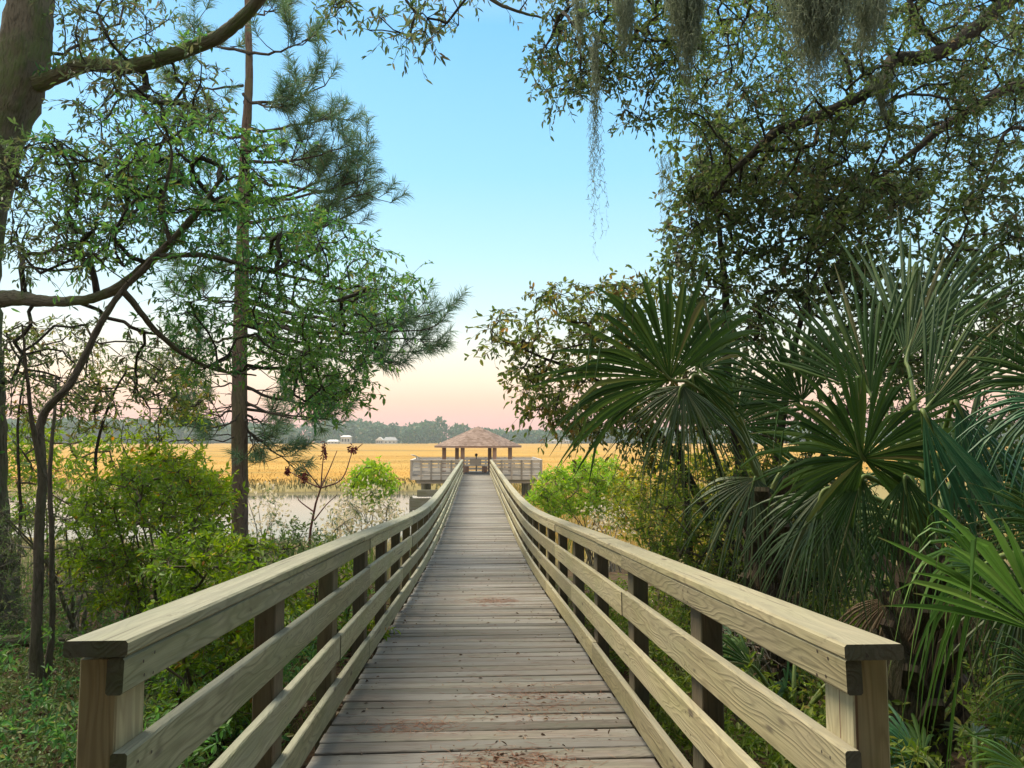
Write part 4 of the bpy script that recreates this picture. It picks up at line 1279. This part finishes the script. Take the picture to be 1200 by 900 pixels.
def frond(root, hub, tip, crown, n=44, spread=230, droop=.5, roll=0, mat='palm', join=.42, cost=.25, narrow=1.0, brk=.35, lenvar=.11, tear=0.0):
    hub = np.asarray(hub, float); tip = np.asarray(tip, float)
    A = tip - hub; Rr = np.linalg.norm(A); A = A / Rr
    view = unit(np.array([0, 0, CAMZ]) - hub)
    Nn = unit(view - A * (view @ A))
    q = Quaternion(Vector(A), R(roll)).to_matrix(); Nn = np.array(q) @ Nn
    S = np.cross(Nn, A)
    ts = np.array([0.0, .16, .30, join, .55, .68, .80, .91, 1.0])
    Vs = []; Fs = []; Gs = []
    sp = R(spread); step = sp / n
    o = 0
    for i in range(n):
        a = -sp / 2 + (i + .5) * step + rng.normal(0, step * .22)
        Lr = Rr * (1.0 - .30 * (abs(a) / math.pi) ** 1.3) * (1 + rng.normal(0, lenvar))
        d = A * math.cos(a) + S * math.sin(a)
        side = -A * math.sin(a) + S * math.cos(a)
        g = droop * rng.uniform(.6, 1.5)
        tb = rng.uniform(.55, .85) if rng.random() < brk else 2
        t = ts
        hw = np.where(t <= join, t * math.tan(step / 2) * 1.02, join * math.tan(step / 2) * 1.15 * np.clip((1 - t) / (1 - join), 0, 1) ** .75) * Rr * narrow
        if narrow != 1.0: hw = np.where(t <= join, hw / narrow, hw)
        hw = np.maximum(hw, .0012)
        c = hub + d * (Lr * t)[:, None]
        bend = -cost * (1 - math.cos(a)) * .6 * Rr * t ** 1.3 - .10 * Rr * t ** 2
        c = c + Nn * bend[:, None]
        fall = g * Rr * np.clip(t - .28, 0, 1) ** 2
        c[:, 2] -= fall
        # pull back so that strongly drooping tips hang rather than stretch
        c -= d * (fall * .35 * np.clip(1 - abs(d[2]), .2, 1))[:, None]
        if tb < 1:
            k = t > tb
            ext = (t[k] - tb) * Lr
            p0 = c[k][0]
            c[k] = p0 + np.array([0, 0, -1.0]) * ext[:, None] + d * (ext * .25)[:, None]
        if rng.random() < .06: Lr *= rng.uniform(.5, .8)
        j = rng.normal(0, .022 * Rr, 3)
        c = c + (t ** 2)[:, None] * j
        ml = (.30 * hw)[:, None] * Nn * (1.0)
        Vs += [c - side * hw[:, None] - ml, c + ml, c + side * hw[:, None] - ml]
        m_ = len(ts)
        for kk, off in enumerate((-1, 0, 1)):
            Gs.append(np.stack([t, hw * off + i * .37, np.full(m_, i * 1.7)], 1))
        ii = np.arange(m_ - 1)
        for s_ in (0, 1):
            a0 = o + s_ * m_ + ii; b0_ = o + (s_ + 1) * m_ + ii
            Fs.append(np.stack([a0, b0_, b0_ + 1, a0 + 1], 1))
        o += 3 * m_
    fr = put('frond', np.concatenate(Vs), np.concatenate(Fs), M[mat], root, gr=np.concatenate(Gs))
    # petiole running from the crown into the costa
    cr = np.asarray(crown, float)
    Lp = np.linalg.norm(hub - cr)
    p, r = smooth_path([cr, cr * .6 + hub * .4 + [0, 0, .16 * Lp], cr * .2 + hub * .8 + [0, 0, .10 * Lp], hub, hub + A * Rr * .22 - Nn * .01],
                       [.022, .015, .012, .011, .003], 5)
    V, Fq_, G = tubes([(p, r)], 7)
    put('petiole', V, Fq_, M['petiole'], fr, gr=G, smooth=True)
    return fr


def palm(label, base, crown, rad, fronds, group='cabbage palms beside the yellowish railing'):
    root = thing('cabbage_palm', label, 'palm', base, group)
    base = np.asarray(base); crown = np.asarray(crown)
    if rad > 0:
        p, r = smooth_path([base, base * .5 + crown * .5 + rng.normal(0, .04, 3), crown], [rad * 1.05, rad, rad * .85], 8)
        V, Fq_, G = tubes([(p, r)], 18)
        put('trunk', V, Fq_, M['boots'], root, gr=G, smooth=True)
        mb = MB(); H = np.linalg.norm(crown - base); nb = int(H / .035)
        for k in range(nb):
            t = (k + .5) / nb; a = k * 2.4
            c = base + (crown - base) * t
            o = np.array([math.cos(a), math.sin(a), 0])
            q0 = c + o * rad * .80; q1 = c + o * (rad * 1.28 + rng.uniform(0, .05)) + np.array([0, 0, rng.uniform(.12, .24)])
            sd = np.cross(o, [0, 0, 1]); w0, w1 = .075, rng.uniform(.025, .05)
            mb.add([q0 - sd * w0, q0 + sd * w0, q1 + sd * w1, q1 - sd * w1, q0 - sd * w0 - o * .02 + [0, 0, -.05], q0 + sd * w0 - o * .02 + [0, 0, -.05], q1 + sd * w1 + o * .02 - [0, 0, .03], q1 - sd * w1 + o * .02 - [0, 0, .03]],
                   [[0, 1, 2, 3], [7, 6, 5, 4], [0, 3, 7, 4], [1, 5, 6, 2], [3, 2, 6, 7]],
                   [(t * 3 + k, 0, 0), (t * 3 + k, .1, 0), (t * 3 + k + .3, .1, 0), (t * 3 + k + .3, 0, 0)] * 2)
        mb.build('boots', [M['boots']], root)
    for f in fronds:
        hx, hy, hY, tx, ty, tY = f[0]
        frond(root, P(hx, hy, hY), P(tx, ty, tY), crown, **f[1])
    return root


bA = on_ground(*P(905, 760, 5.4)[:2], -.1); cA = P(900, 585, 5.4)
palm('cabbage palm whose great fan reaches furthest toward the gazebo', bA, cA, .15, [
    ((785, 444, 4.7, 690, 300, 4.45), dict(n=44, spread=200, droop=.50, brk=.45, join=.48, lenvar=.06, cost=.45)),
    ((822, 432, 5.0, 850, 335, 5.1), dict(n=40, spread=190, droop=.35, roll=35, join=.5)),
    ((800, 452, 4.8, 770, 575, 4.7), dict(n=34, spread=150, droop=.45, brk=.5, mat='palmdull', join=.3, narrow=.8)),
    ((812, 440, 4.9, 838, 560, 5.0), dict(n=30, spread=110, droop=.4, brk=.5, join=.3, narrow=.8)),
    ((860, 500, 5.8, 905, 395, 5.9), dict(n=36, spread=200, droop=.3)),
    ((885, 560, 5.3, 850, 670, 5.2), dict(n=34, spread=150, droop=.8, mat='palmdull', brk=.6, narrow=.7)),
    ((930, 540, 5.4, 960, 660, 5.3), dict(n=34, spread=160, droop=.8, mat='palmdull', brk=.6, narrow=.7)),
])
bB = on_ground(*P(1062, 900, 3.95)[:2], -.15); cB = P(1090, 640, 4.0)
palm('cabbage palm with dark star shaped fan above the railing end', bB, cB, .16, [
    ((1011, 537, 3.7, 965, 395, 3.6), dict(n=60, spread=325, droop=.40, brk=.28, cost=.20, join=.45, lenvar=.13)),
    ((1020, 462, 4.5, 952, 312, 4.8), dict(n=27, spread=95, droop=.14, brk=.12, join=.45, cost=.5)),
    ((1062, 420, 4.4, 1118, 240, 4.7), dict(n=22, spread=70, droop=.10, brk=.08, join=.42, cost=.5)),
    ((1085, 480, 4.0, 1195, 345, 4.0), dict(n=20, spread=68, droop=.15, brk=.1, join=.4)),
    ((1082, 482, 3.4, 1150, 640, 3.3), dict(n=16, spread=52, droop=.12, roll=30, mat='palmteal', brk=.0, join=.6)),
    ((1120, 470, 3.5, 1190, 620, 3.4), dict(n=16, spread=50, droop=.12, roll=-25, mat='palmteal', brk=.0, join=.6)),
    ((965, 575, 4.0, 925, 700, 3.9), dict(n=32, spread=130, droop=.6, mat='palmdull', brk=.4, narrow=.7)),
    ((1010, 560, 3.8, 990, 700, 3.7), dict(n=26, spread=80, droop=.3, mat='palm', brk=.3, narrow=.8, join=.25)),
    ((1050, 600, 4.4, 1010, 700, 4.4), dict(n=34, spread=200, droop=.5, mat='palm')),
    ((1045, 700, 4.1, 1015, 800, 4.0), dict(n=28, spread=120, droop=.9, mat='palmdead', brk=.6, narrow=.6)),
    ((1120, 690, 3.8, 1130, 800, 3.7), dict(n=28, spread=110, droop=.9, mat='palmdead', brk=.6, narrow=.6)),
    ((960, 610, 4.6, 945, 720, 4.6), dict(n=30, spread=120, droop=.9, mat='palmdull', brk=.7, narrow=.6)),
    ((1060, 560, 3.7, 1075, 690, 3.6), dict(n=26, spread=90, droop=.6, mat='palm', brk=.6, join=.3)),
    ((1130, 560, 4.5, 1180, 440, 4.6), dict(n=34, spread=220, droop=.3, mat='palm')),
    ((940, 470, 4.9, 880, 370, 5.0), dict(n=34, spread=150, droop=.15, mat='palm', brk=.1)),
])
cC = P(1290, 690, 3.1); bC = on_ground(float(cC[0]) + .1, 3.1, -.1)
palm('cabbage palm spilling light green drooping leaflets at the frame edge', bC, cC, .17, [
    ((1150, 664, 2.95, 1030, 655, 2.8), dict(n=26, spread=150, droop=1.5, mat='palmlight', brk=.6, join=.35, cost=.1, lenvar=.14)),
    ((1200, 690, 2.9, 1120, 690, 2.8), dict(n=24, spread=120, droop=1.7, mat='palm', brk=.7, join=.35)),
    ((1222, 742, 2.75, 1092, 612, 2.65), dict(n=13, spread=58, droop=.28, mat='palmlight', brk=.15, join=.55, lenvar=.12)),
    ((1235, 470, 3.3, 1165, 560, 3.2), dict(n=34, spread=150, droop=.7, mat='palmteal', brk=.6, join=.35)),
    ((1240, 450, 3.5, 1190, 330, 3.5), dict(n=34, spread=150, droop=.3, mat='palm')),
    ((1240, 620, 3.0, 1150, 560, 3.1), dict(n=30, spread=120, droop=.35, mat='palm')),
    ((1225, 800, 2.5, 1150, 790, 2.45), dict(n=26, spread=130, droop=.8, mat='palm', join=.35)),
    ((1200, 700, 3.3, 1130, 760, 3.3), dict(n=30, spread=170, droop=.7, mat='palmdull', brk=.5)),
])
bD = on_ground(*P(1215, 960, 2.5)[:2], -.05)
palm('young cabbage palm sprouting bright leaflets low in the corner', bD, bD + [0, 0, .12], 0, [
    ((1205, 905, 2.4, 1135, 885, 2.35), dict(n=12, spread=70, droop=.3, mat='palmlight', join=.5)),
    ((1215, 860, 2.6, 1160, 800, 2.6), dict(n=18, spread=120, droop=.4, mat='palm', join=.45)),
], group='young palms')
for k, (px_, py_, Yh, lab) in enumerate([(925, 735, 4.6, 'small dark palmetto seedling seen under the top rail beside the yellowish railing'),
                                         (885, 700, 5.6, 'spindly palmetto seedling under the hanging dull fronds'),
                                         (1140, 840, 3.4, 'arching palmetto seedling beside the booted palm trunk')]):
    b = on_ground(*P(px_, py_, Yh)[:2], -.03)
    palm(lab, b, b + [0, 0, .05], 0, [((px_ + dx, py_ - 25 + dy, Yh + dz), None) for dx, dy, dz in ()], group='young palms') if False else None
    root = thing('palmetto_seedling', lab, 'palmetto', b, 'young palms')
    for q in range(6):
        a = q * 1.05 + k; h = b + np.array([math.cos(a) * .25, math.sin(a) * .25, rng.uniform(.35, .55)])
        t = h + np.array([math.cos(a) * .34, math.sin(a) * .34, rng.uniform(-.05, .25)])
        frond(root, h, t, b + [0, 0, .03], n=16, spread=130, droop=.6, mat=('palm', 'palmteal', 'palmdull')[q % 3], roll=rng.uniform(-40, 40), brk=.2)

# ------------------------------------------------------------------ live oak overhead, on the right
lc = P(1420, 500, 8.5); lb = on_ground(float(lc[0]), 8.5, -.1)
trunk = (np.vstack([lb, PP([(1425, 500, 8.5), (1415, 250, 8.5), (1400, 60, 8.3), (1380, -120, 8.2), (1340, -300, 8.2)])]), [.45, .32, .30, .28, .22, .12])
la = (PP([(1400, 40, 8.3), (1310, -50, 7.7), (1235, -35, 7.3), (1180, 2, 7.0), (1150, 28, 6.9), (1110, 58, 6.8), (1075, 68, 6.7), (1048, 70, 6.6), (1036, 95, 6.5), (996, 118, 6.4), (950, 140, 6.3), (908, 155, 6.25), (880, 182, 6.2), (852, 208, 6.2), (832, 240, 6.3)]),
      [.16, .11, .09, .075, .07, .068, .066, .064, .055, .045, .05, .042, .032, .022, .012])
lb_ = (PP([(1410, 120, 8.4), (1290, 75, 7.9), (1200, 98, 7.6), (1155, 118, 7.5), (1105, 150, 7.4), (1060, 186, 7.3), (1020, 215, 7.3)]), [.11, .08, .058, .05, .042, .03, .012])
lcx = (PP([(1180, 2, 7.0), (1110, -35, 6.7), (980, -62, 6.3), (870, -50, 6.0), (770, -32, 5.9), (700, -12, 5.9), (655, 18, 6.0)]), [.06, .05, .045, .036, .028, .018, .008])
ld = (PP([(1040, 85, 6.5), (1026, 100, 6.45), (1034, 122, 6.4), (1041, 150, 6.4)]), [.03, .026, .024, .02])
le = (PP([(1110, 58, 6.8), (1075, 25, 6.7), (1060, -20, 6.7)]), [.035, .028, .02])
lf = (PP([(1410, 250, 8.3), (1290, 200, 7.5), (1195, 150, 7.0), (1165, 190, 6.9), (1150, 230, 6.9)]), [.06, .04, .02, .014, .008])
tg = np.concatenate([
    sample([(640, 25), (655, -15), (800, -15), (820, 60), (790, 100), (745, 60), (712, 100), (690, 112), (640, 122), (622, 75)], 96, 5.6, 6.8, 7),
    sample([(720, 75), (800, 60), (800, 150), (720, 148)], 14, 5.6, 6.6, 12),
    sample([(800, -15), (1215, -15), (1215, 170), (1130, 200), (1000, 235), (930, 200), (825, 205), (790, 110)], 520, 5.8, 9.0),
    sample([(820, 180), (1000, 200), (1120, 190), (1080, 240), (900, 260), (800, 240)], 110, 6.2, 8.2),
    sample([(1120, 190), (1215, 160), (1215, 190), (1160, 205)], 14, 6.8, 8),
])
tree('live_oak_tree', 'spreading live oak arching over the palms from beyond the frame edge', 'tree', [trunk, la, lb_, lcx, ld, le, lf], tg,
     dict(L=(.038, .066), wr=.42, R=.23, twigs=6, leaves=8, droop=.35, ldroop=.35, rt=.0022), M['bark_dark'], M['oakdark'],
     step=.2, rtip=.004, rmax=.028, sides=16, power=.45)

# thicket tree with rounder leaves behind the palms
b = on_ground(*P(876, 700, 7.6)[:2], -.1)
t1 = (np.vstack([b, PP([(880, 640, 7.6), (874, 580, 7.6), (862, 500, 7.5), (852, 420, 7.4), (850, 330, 7.3), (842, 250, 7.2), (850, 180, 7.1)])]), [.10, .075, .065, .055, .045, .034, .022, .012])
t2 = (np.vstack([b + [.2, 0, 0], PP([(905, 620, 7.6), (912, 540, 7.6), (926, 440, 7.5), (950, 340, 7.4), (985, 270, 7.4)])]), [.06, .05, .042, .034, .022, .012])
t3 = (np.vstack([b + [-.15, .1, 0], PP([(858, 640, 7.7), (846, 560, 7.8), (820, 490, 7.8), (800, 430, 7.8)])]), [.05, .042, .036, .026, .016])
t4 = (np.vstack([b + [.5, .2, 0], PP([(930, 640, 7.8), (960, 540, 7.8), (1020, 430, 7.8), (1080, 340, 7.8), (1130, 290, 7.8)])]), [.05, .042, .036, .03, .022, .012])
tg = np.concatenate([
    sample([(785, 165), (850, 140), (950, 190), (1010, 250), (1000, 330), (900, 400), (810, 400), (780, 300)], 250, 6.4, 8.2),
    sample([(950, 205), (1100, 215), (1205, 200), (1210, 420), (1060, 440), (950, 430)], 260, 5.6, 8.6),
    sample([(800, 400), (960, 400), (960, 500), (820, 520)], 50, 7.0, 8.6),
])
tree('thicket_tree', 'many stemmed thicket tree with rounded leaves behind the palms', 'tree', [t1, t2, t3, t4], tg,
     dict(L=(.045, .08), wr=.55, R=.25, twigs=5, leaves=7, droop=.2, ldroop=.3), M['bark_dark'], M['oakdark'], step=.2, rtip=.0035, rmax=.022)
b = on_ground(*P(838, 690, 8.4)[:2], -.1)
t1 = (np.vstack([b, PP([(842, 640, 8.4), (818, 580, 8.4), (790, 530, 8.4), (745, 480, 8.3), (690, 440, 8.2), (640, 420, 8.1), (590, 400, 8.0)])]), [.07, .055, .048, .04, .032, .024, .016, .008])
t2 = (np.vstack([b + [-.3, 0, 0], PP([(806, 640, 8.3), (800, 560, 8.3), (786, 480, 8.3), (740, 400, 8.3)])]), [.05, .04, .033, .025, .012])
tg = np.concatenate([
    sample([(562, 395), (590, 360), (640, 335), (700, 330), (790, 330), (800, 420), (770, 500), (700, 515), (655, 500), (615, 465), (575, 430)], 200, 7.4, 9.0),
    sample([(620, 470), (700, 500), (700, 520), (660, 518), (625, 495)], 14, 7.6, 8.6),
    sample([(700, 480), (860, 480), (850, 560), (760, 560), (720, 530)], 34, 7.6, 9.2)])
tree('leaning_tree', 'leaning small tree whose brown edged leaves reach toward the gazebo roof', 'tree', [t1, t2], tg,
     dict(L=(.05, .095), wr=.46, R=.25, twigs=5, leaves=6, droop=.3, ldroop=.5), M['bark_dark'], M['bronze'], step=.2, rtip=.0035, rmax=.02)

shrub('shrub', 'bright lime green shrub below the platform beyond the yellowish railing', 'shrub', 690, 22,
      [([(622, 585), (640, 556), (672, 545), (715, 543), (738, 566), (742, 600), (690, 606), (640, 604)], 150)], SP(L=(.10, .17), R=.34, rt=.005), 'lime', stems=8, dY=1.4, rtip=.006)
shrub('shrub', 'yellowing shrub under the leaning tree branches', 'shrub', 780, 11,
      [([(715, 575), (760, 540), (850, 530), (880, 560), (880, 670), (770, 655), (720, 615)], 220)], SP(L=(.05, .09), R=.26), 'yellow', stems=12, dY=1.4)
shrub('shrub', 'olive shrub hugging the outside of the yellowish railing', 'shrub', 800, 7.6,
      [([(735, 600), (820, 545), (900, 540), (975, 600), (1000, 740), (880, 720), (800, 690), (745, 650)], 230)], SP(L=(.04, .075), wr=.34, up=.6), 'yellowgreen', stems=12, dY=.8)
shrub('shrub', 'dark thicket bush filling the gap behind the star shaped fan', 'shrub', 930, 8.2,
      [([(830, 500), (990, 470), (1030, 690), (930, 720), (850, 690)], 190)], SP(L=(.045, .08), R=.28), 'darkleaf', bark='bark_dark', stems=9, dY=1.2)
shrub('shrub', 'dark thicket bush low behind the booted palm trunk', 'shrub', 1130, 6.6,
      [([(1000, 600), (1210, 560), (1210, 800), (1040, 800)], 170)], SP(L=(.045, .08), R=.26), 'darkleaf', bark='bark_dark', stems=9, dY=.9)
shrub('shrub', 'tall dark thicket bush glimpsed between the upright fans', 'shrub', 1120, 8.8,
      [([(970, 400), (1210, 330), (1215, 600), (990, 600)], 170)], SP(L=(.05, .09), R=.32), 'darkleaf', bark='bark_dark', stems=9, dY=1.2)
shrub('shrub', 'pale dead twiggy brush on the ground under the yellowish railing', 'brush', 850, 5.2,
      [([(800, 700), (900, 720), (920, 790), (850, 790)], 26)], SP(L=(.03, .05), R=.2, leaves=2), 'drybrown', bark='bark_pale', stems=6, dY=.5)


# ------------------------------------------------------------------ spanish moss
def moss(label, x0, x1, ytop, Ym, lens, n, thick=.006, hang=None, group='spanish moss hanging from the live oak'):
    """strands hanging from a bough between pixel columns x0..x1; lens = (min,max) metres"""
    top = P((x0 + x1) / 2, ytop, Ym)
    root = thing('spanish_moss', label, 'moss', top, group)
    Vs = []; Fs = []; o = 0
    wide = (x1 - x0) / F * Ym
    for k in range(n):
        u = rng.beta(2, 2)
        p = P(x0 + (x1 - x0) * u, ytop, Ym) + np.array([0, rng.normal(0, wide * .25), rng.uniform(-.03, .05)])
        L = rng.uniform(*lens) * (1 - .55 * abs(u - .5) * 2)
        m_ = max(5, int(L / .035))
        st = np.cumsum(rng.normal(0, .006, (m_, 3)), 0); st[:, 2] = 0
        st -= np.linspace(0, 1, m_)[:, None] ** 2 * st[-1] * .4
        c = p + st + np.array([0, 0, -1.0]) * np.linspace(0, L, m_)[:, None]
        c[:, 0] += .010 * np.sin(np.linspace(0, L * 60, m_) + rng.uniform(0, 6)); 
        c[:, 0] += (p[0] - top[0]) * -.35 * np.linspace(0, 1, m_)
        sd = np.array([math.cos(a := rng.uniform(0, 3.1)), math.sin(a), 0]) * thick / 2
        tw = rng.normal(0, .5, m_)
        sdv = np.stack([sd[0] * np.cos(tw) - sd[1] * np.sin(tw), sd[0] * np.sin(tw) + sd[1] * np.cos(tw), rng.normal(0, thick * .3, m_)], 1)
        sdv *= np.linspace(1, .35, m_)[:, None]
        Vs.append(np.stack([c - sdv, c + sdv], 1).reshape(-1, 3))
        i = np.arange(m_ - 1) * 2 + o
        Fs.append(np.stack([i, i + 1, i + 3, i + 2], 1)); o += m_ * 2
        # curled side hairs
        hN = m_ * 2
        idx = rng.integers(0, m_, hN); b_ = c[idx]; d_ = rng.normal(0, 1, (hN, 3)); d_[:, 2] -= .8; d_ = unit(d_) * rng.uniform(.012, .04, (hN, 1))
        w_ = unit(np.cross(d_, rng.normal(0, 1, (hN, 3)))) * thick * .28
        Vs.append(np.stack([b_ - w_, b_ + w_, b_ + d_ + w_ * .6 - [0, 0, .006], b_ + d_ - w_ * .6 - [0, 0, .006]], 1).reshape(-1, 3))
        i = np.arange(hN) * 4 + o
        Fs.append(np.stack([i, i + 1, i + 2, i + 3], 1)); o += hN * 4
    V = np.concatenate(Vs); Q = np.concatenate(Fs)
    put('strands', V, Q, M['moss'], root)
    if hang is not None:
        V, q, G = tubes([(np.array(hang), np.linspace(.012, .006, len(hang)))], 5)
        put('twig', V, q, M['bark_dark'], root, gr=G)


moss('broad curtain of grey green moss, the largest, on the live oak', 908, 1008, -30, 5.2, (.35, .92), 620, .0085)
moss('narrower ragged beard of moss beside the broad moss curtain', 985, 1050, -20, 5.4, (.3, .62), 300, .007)
moss('dense moss tassel hanging over the palm fan tips from the sky gap', 775, 832, -20, 5.3, (.3, .72), 420, .0075)
moss('long thin moss trails beneath the dense tassel', 794, 814, 20, 5.3, (.5, 1.0), 26, .0055)
moss('brown grey moss wisp on the outermost live oak twigs', 715, 748, -10, 5.5, (.25, .62), 150, .006)
moss('very long thin moss rope dangling down the open blue sky', 690, 704, 40, 5.4, (.9, 1.85), 24, .006)
moss('short moss beard on the knobbly hanging branch stub', 1020, 1046, 88, 6.3, (.2, .55), 150, .006)
moss('faint pale moss wisps at the inner edge of thicket leaves', 765, 792, 185, 6.4, (.3, .75), 22, .005)
moss('little moss wisp near the tip of the outermost twigs', 668, 690, 0, 5.6, (.2, .5), 60, .006)

# small fallen log and roots under the trees
lg = thing('fallen_branch', 'mossy fallen branch on the litter behind the forked tree', 'branch', on_ground(-3.9, 7.4, .05))
pz = lambda x, y, dz: [x, y, float(ground(x, y)) + dz]
p, r = smooth_path([pz(-4.9, 7.2, .12), pz(-4.3, 7.4, .10), pz(-3.6, 7.3, .12), pz(-2.9, 7.6, .10), pz(-2.4, 7.9, .2)], [.07, .06, .05, .035, .015])
V, q, G = tubes([(p, r)], 10); put('limb', V, q, M['bark_oak'], lg, gr=G, smooth=True)
for k, (x, y, l, lab) in enumerate([(-2.9, 6.4, 1.3, 'pale crooked dead stem leaning beside the forked tree'), (-3.3, 6.9, 1.6, 'pale thin dead stem rising behind the forked tree'), (-4.0, 6.2, 1.1, 'pale dead stem left of the forked tree trunk base'), (-2.35, 6.1, 1.0, 'short pale dead stem nearest the railing end')]):
    b = on_ground(x, y, -.03); root = thing('dead_stem', lab, 'dead stem', b, 'pale dead stems')
    pts = [b]
    d = unit(np.array([rng.normal(0, .3), rng.normal(0, .2), 1]))
    for _ in range(7): d = unit(d + rng.normal(0, .2, 3) + [0, 0, .1]); pts.append(pts[-1] + d * l / 7)
    pts = np.array(pts); ps = [(pts, np.linspace(.016, .005, 8))]
    for q_ in range(6):
        i = rng.integers(2, 7); d2 = unit(rng.normal(0, 1, 3) + [0, 0, .5]); ps.append((np.array([pts[i], pts[i] + d2 * .15, pts[i] + d2 * .3 + [0, 0, .05]]), np.array([.006, .004, .002])))
    V, q, G = tubes(ps, 5); put('stem', V, q, M['bark_pale'], root, gr=G, smooth=True)

# ------------------------------------------------------------------ unseen woods behind the viewer, shaped as a dome to block light
n = 34000
d = unit(rng.normal(0, 1, (n, 3))); d[:, 1] = -abs(d[:, 1]); d[:, 2] = abs(d[:, 2])
d = unit(d); rr = rng.uniform(8.5, 13, n)
C = d * rr[:, None] + np.array([0, -1.5, 2.2])
C = C[(C[:, 1] < -2.0)]; n = len(C)
L = rng.uniform(.35, .8, n)
V, q = leafmesh(C, unit(rng.normal(0, 1, C.shape)), unit(rng.normal(0, 1, C.shape)), L, L * .7, .2)
o = put('woods', V, q, M['blockerleaf']); tag(o, 'dark leafy woods behind the viewer, an unseen dome added to block light', 'woods', kind='stuff')

# ------------------------------------------------------------------ light
SUN_EL = 58.0
sdir = unit(np.array([-.75, .66, 0])) * math.cos(R(SUN_EL)) + np.array([0, 0, math.sin(R(SUN_EL))])
ld_ = bpy.data.lights.new('sun', 'SUN'); so = link('sun', ld_)
ld_.energy = 4.8; ld_.angle = R(32); ld_.color = (1.0, .88, .68)
so.rotation_euler = Vector(-sdir).to_track_quat('-Z', 'Y').to_euler()
so.location = (-20, -30, 30)

w = bpy.data.worlds.new('World'); scene.world = w; w.use_nodes = True
nt = w.node_tree
for n_ in list(nt.nodes): nt.nodes.remove(n_)
wo = nt.nodes.new('ShaderNodeOutputWorld')
sky = nt.nodes.new('ShaderNodeTexSky'); sky.sky_type = 'NISHITA'; sky.sun_disc = False
sky.sun_elevation = R(SUN_EL); sky.sun_rotation = math.atan2(sdir[0], sdir[1])
bg1 = nt.nodes.new('ShaderNodeBackground'); bg1.inputs[1].default_value = SKY_S
nt.links.new(sky.outputs[0], bg1.inputs[0])
tc = nt.nodes.new('ShaderNodeTexCoord')
sp = nt.nodes.new('ShaderNodeSeparateXYZ'); nt.links.new(tc.outputs['Generated'], sp.inputs[0])
zz = sp.outputs[2]
# a little slow unevenness in the bands
nz = noise(nt, mapping(nt, tc.outputs['Generated'], (1.2, 1.2, 6)), 1.0, 2, .5)
zz = mth(nt, 'ADD', zz, mth(nt, 'MULTIPLY_ADD', nz, .02, -.01))
col = ramp(nt, zz, [(0.0, (.60, .22, .23)), (.028, (.68, .26, .235)), (.052, (.75, .35, .22)), (.082, (.80, .52, .31)), (.12, (.70, .62, .44)), (.17, (.50, .62, .58)),
                    (.24, (.36, .60, .69)), (.34, (.22, .52, .72)), (.50, (.12, .41, .69)), (.62, (.50, .64, .72)), (1.0, (1.1, 1.08, 1.0))])
# afterglow low in the sky behind the viewer, where the sun has gone
yb = mth(nt, 'MULTIPLY', sp.outputs[1], -1)
glow = mth(nt, 'MULTIPLY', sstep(nt, yb, .2, .9), mth(nt, 'SUBTRACT', 1.0, sstep(nt, sp.outputs[2], .25, .8)))
col = mixc(nt, glow, col, (2.0, 1.55, 1.1))
bg2 = nt.nodes.new('ShaderNodeBackground'); nt.links.new(col, bg2.inputs[0]); bg2.inputs[1].default_value = GRAD_S
ad = nt.nodes.new('ShaderNodeAddShader'); nt.links.new(bg1.outputs[0], ad.inputs[0]); nt.links.new(bg2.outputs[0], ad.inputs[1])
nt.links.new(ad.outputs[0], wo.inputs['Surface'])

# haze over the marsh
if HAZE > 0:
    m = bpy.data.materials.new('haze'); m.use_nodes = True; nt = m.node_tree
    for n_ in list(nt.nodes): nt.nodes.remove(n_)
    o_ = nt.nodes.new('ShaderNodeOutputMaterial'); pv = nt.nodes.new('ShaderNodeVolumePrincipled')
    pv.inputs['Color'].default_value = (.78, .86, .86, 1); pv.inputs['Density'].default_value = HAZE
    nt.links.new(pv.outputs[0], o_.inputs['Volume'])
    x0, x1, y0, y1, z0, z1 = -1230, 1230, -70, 1080, -2.2, 32
    v = [(x, y, z) for z in (z0, z1) for x, y in ((x0, y0), (x1, y0), (x1, y1), (x0, y1))]
    hz = put('haze', v, [[3, 2, 1, 0], [4, 5, 6, 7], [0, 1, 5, 4], [1, 2, 6, 5], [2, 3, 7, 6], [3, 0, 4, 7]], m)
    tag(hz, kind='stuff')

scene.view_settings.view_transform = 'Standard'
scene.view_settings.look = 'None'
scene.view_settings.exposure = 0.30
scene.view_settings.gamma = 1.0
scene.cycles.max_bounces = 8
scene.cycles.diffuse_bounces = 4
scene.cycles.transparent_max_bounces = 8
scene.cycles.use_denoising = True
scene.cycles.volume_bounces = 0
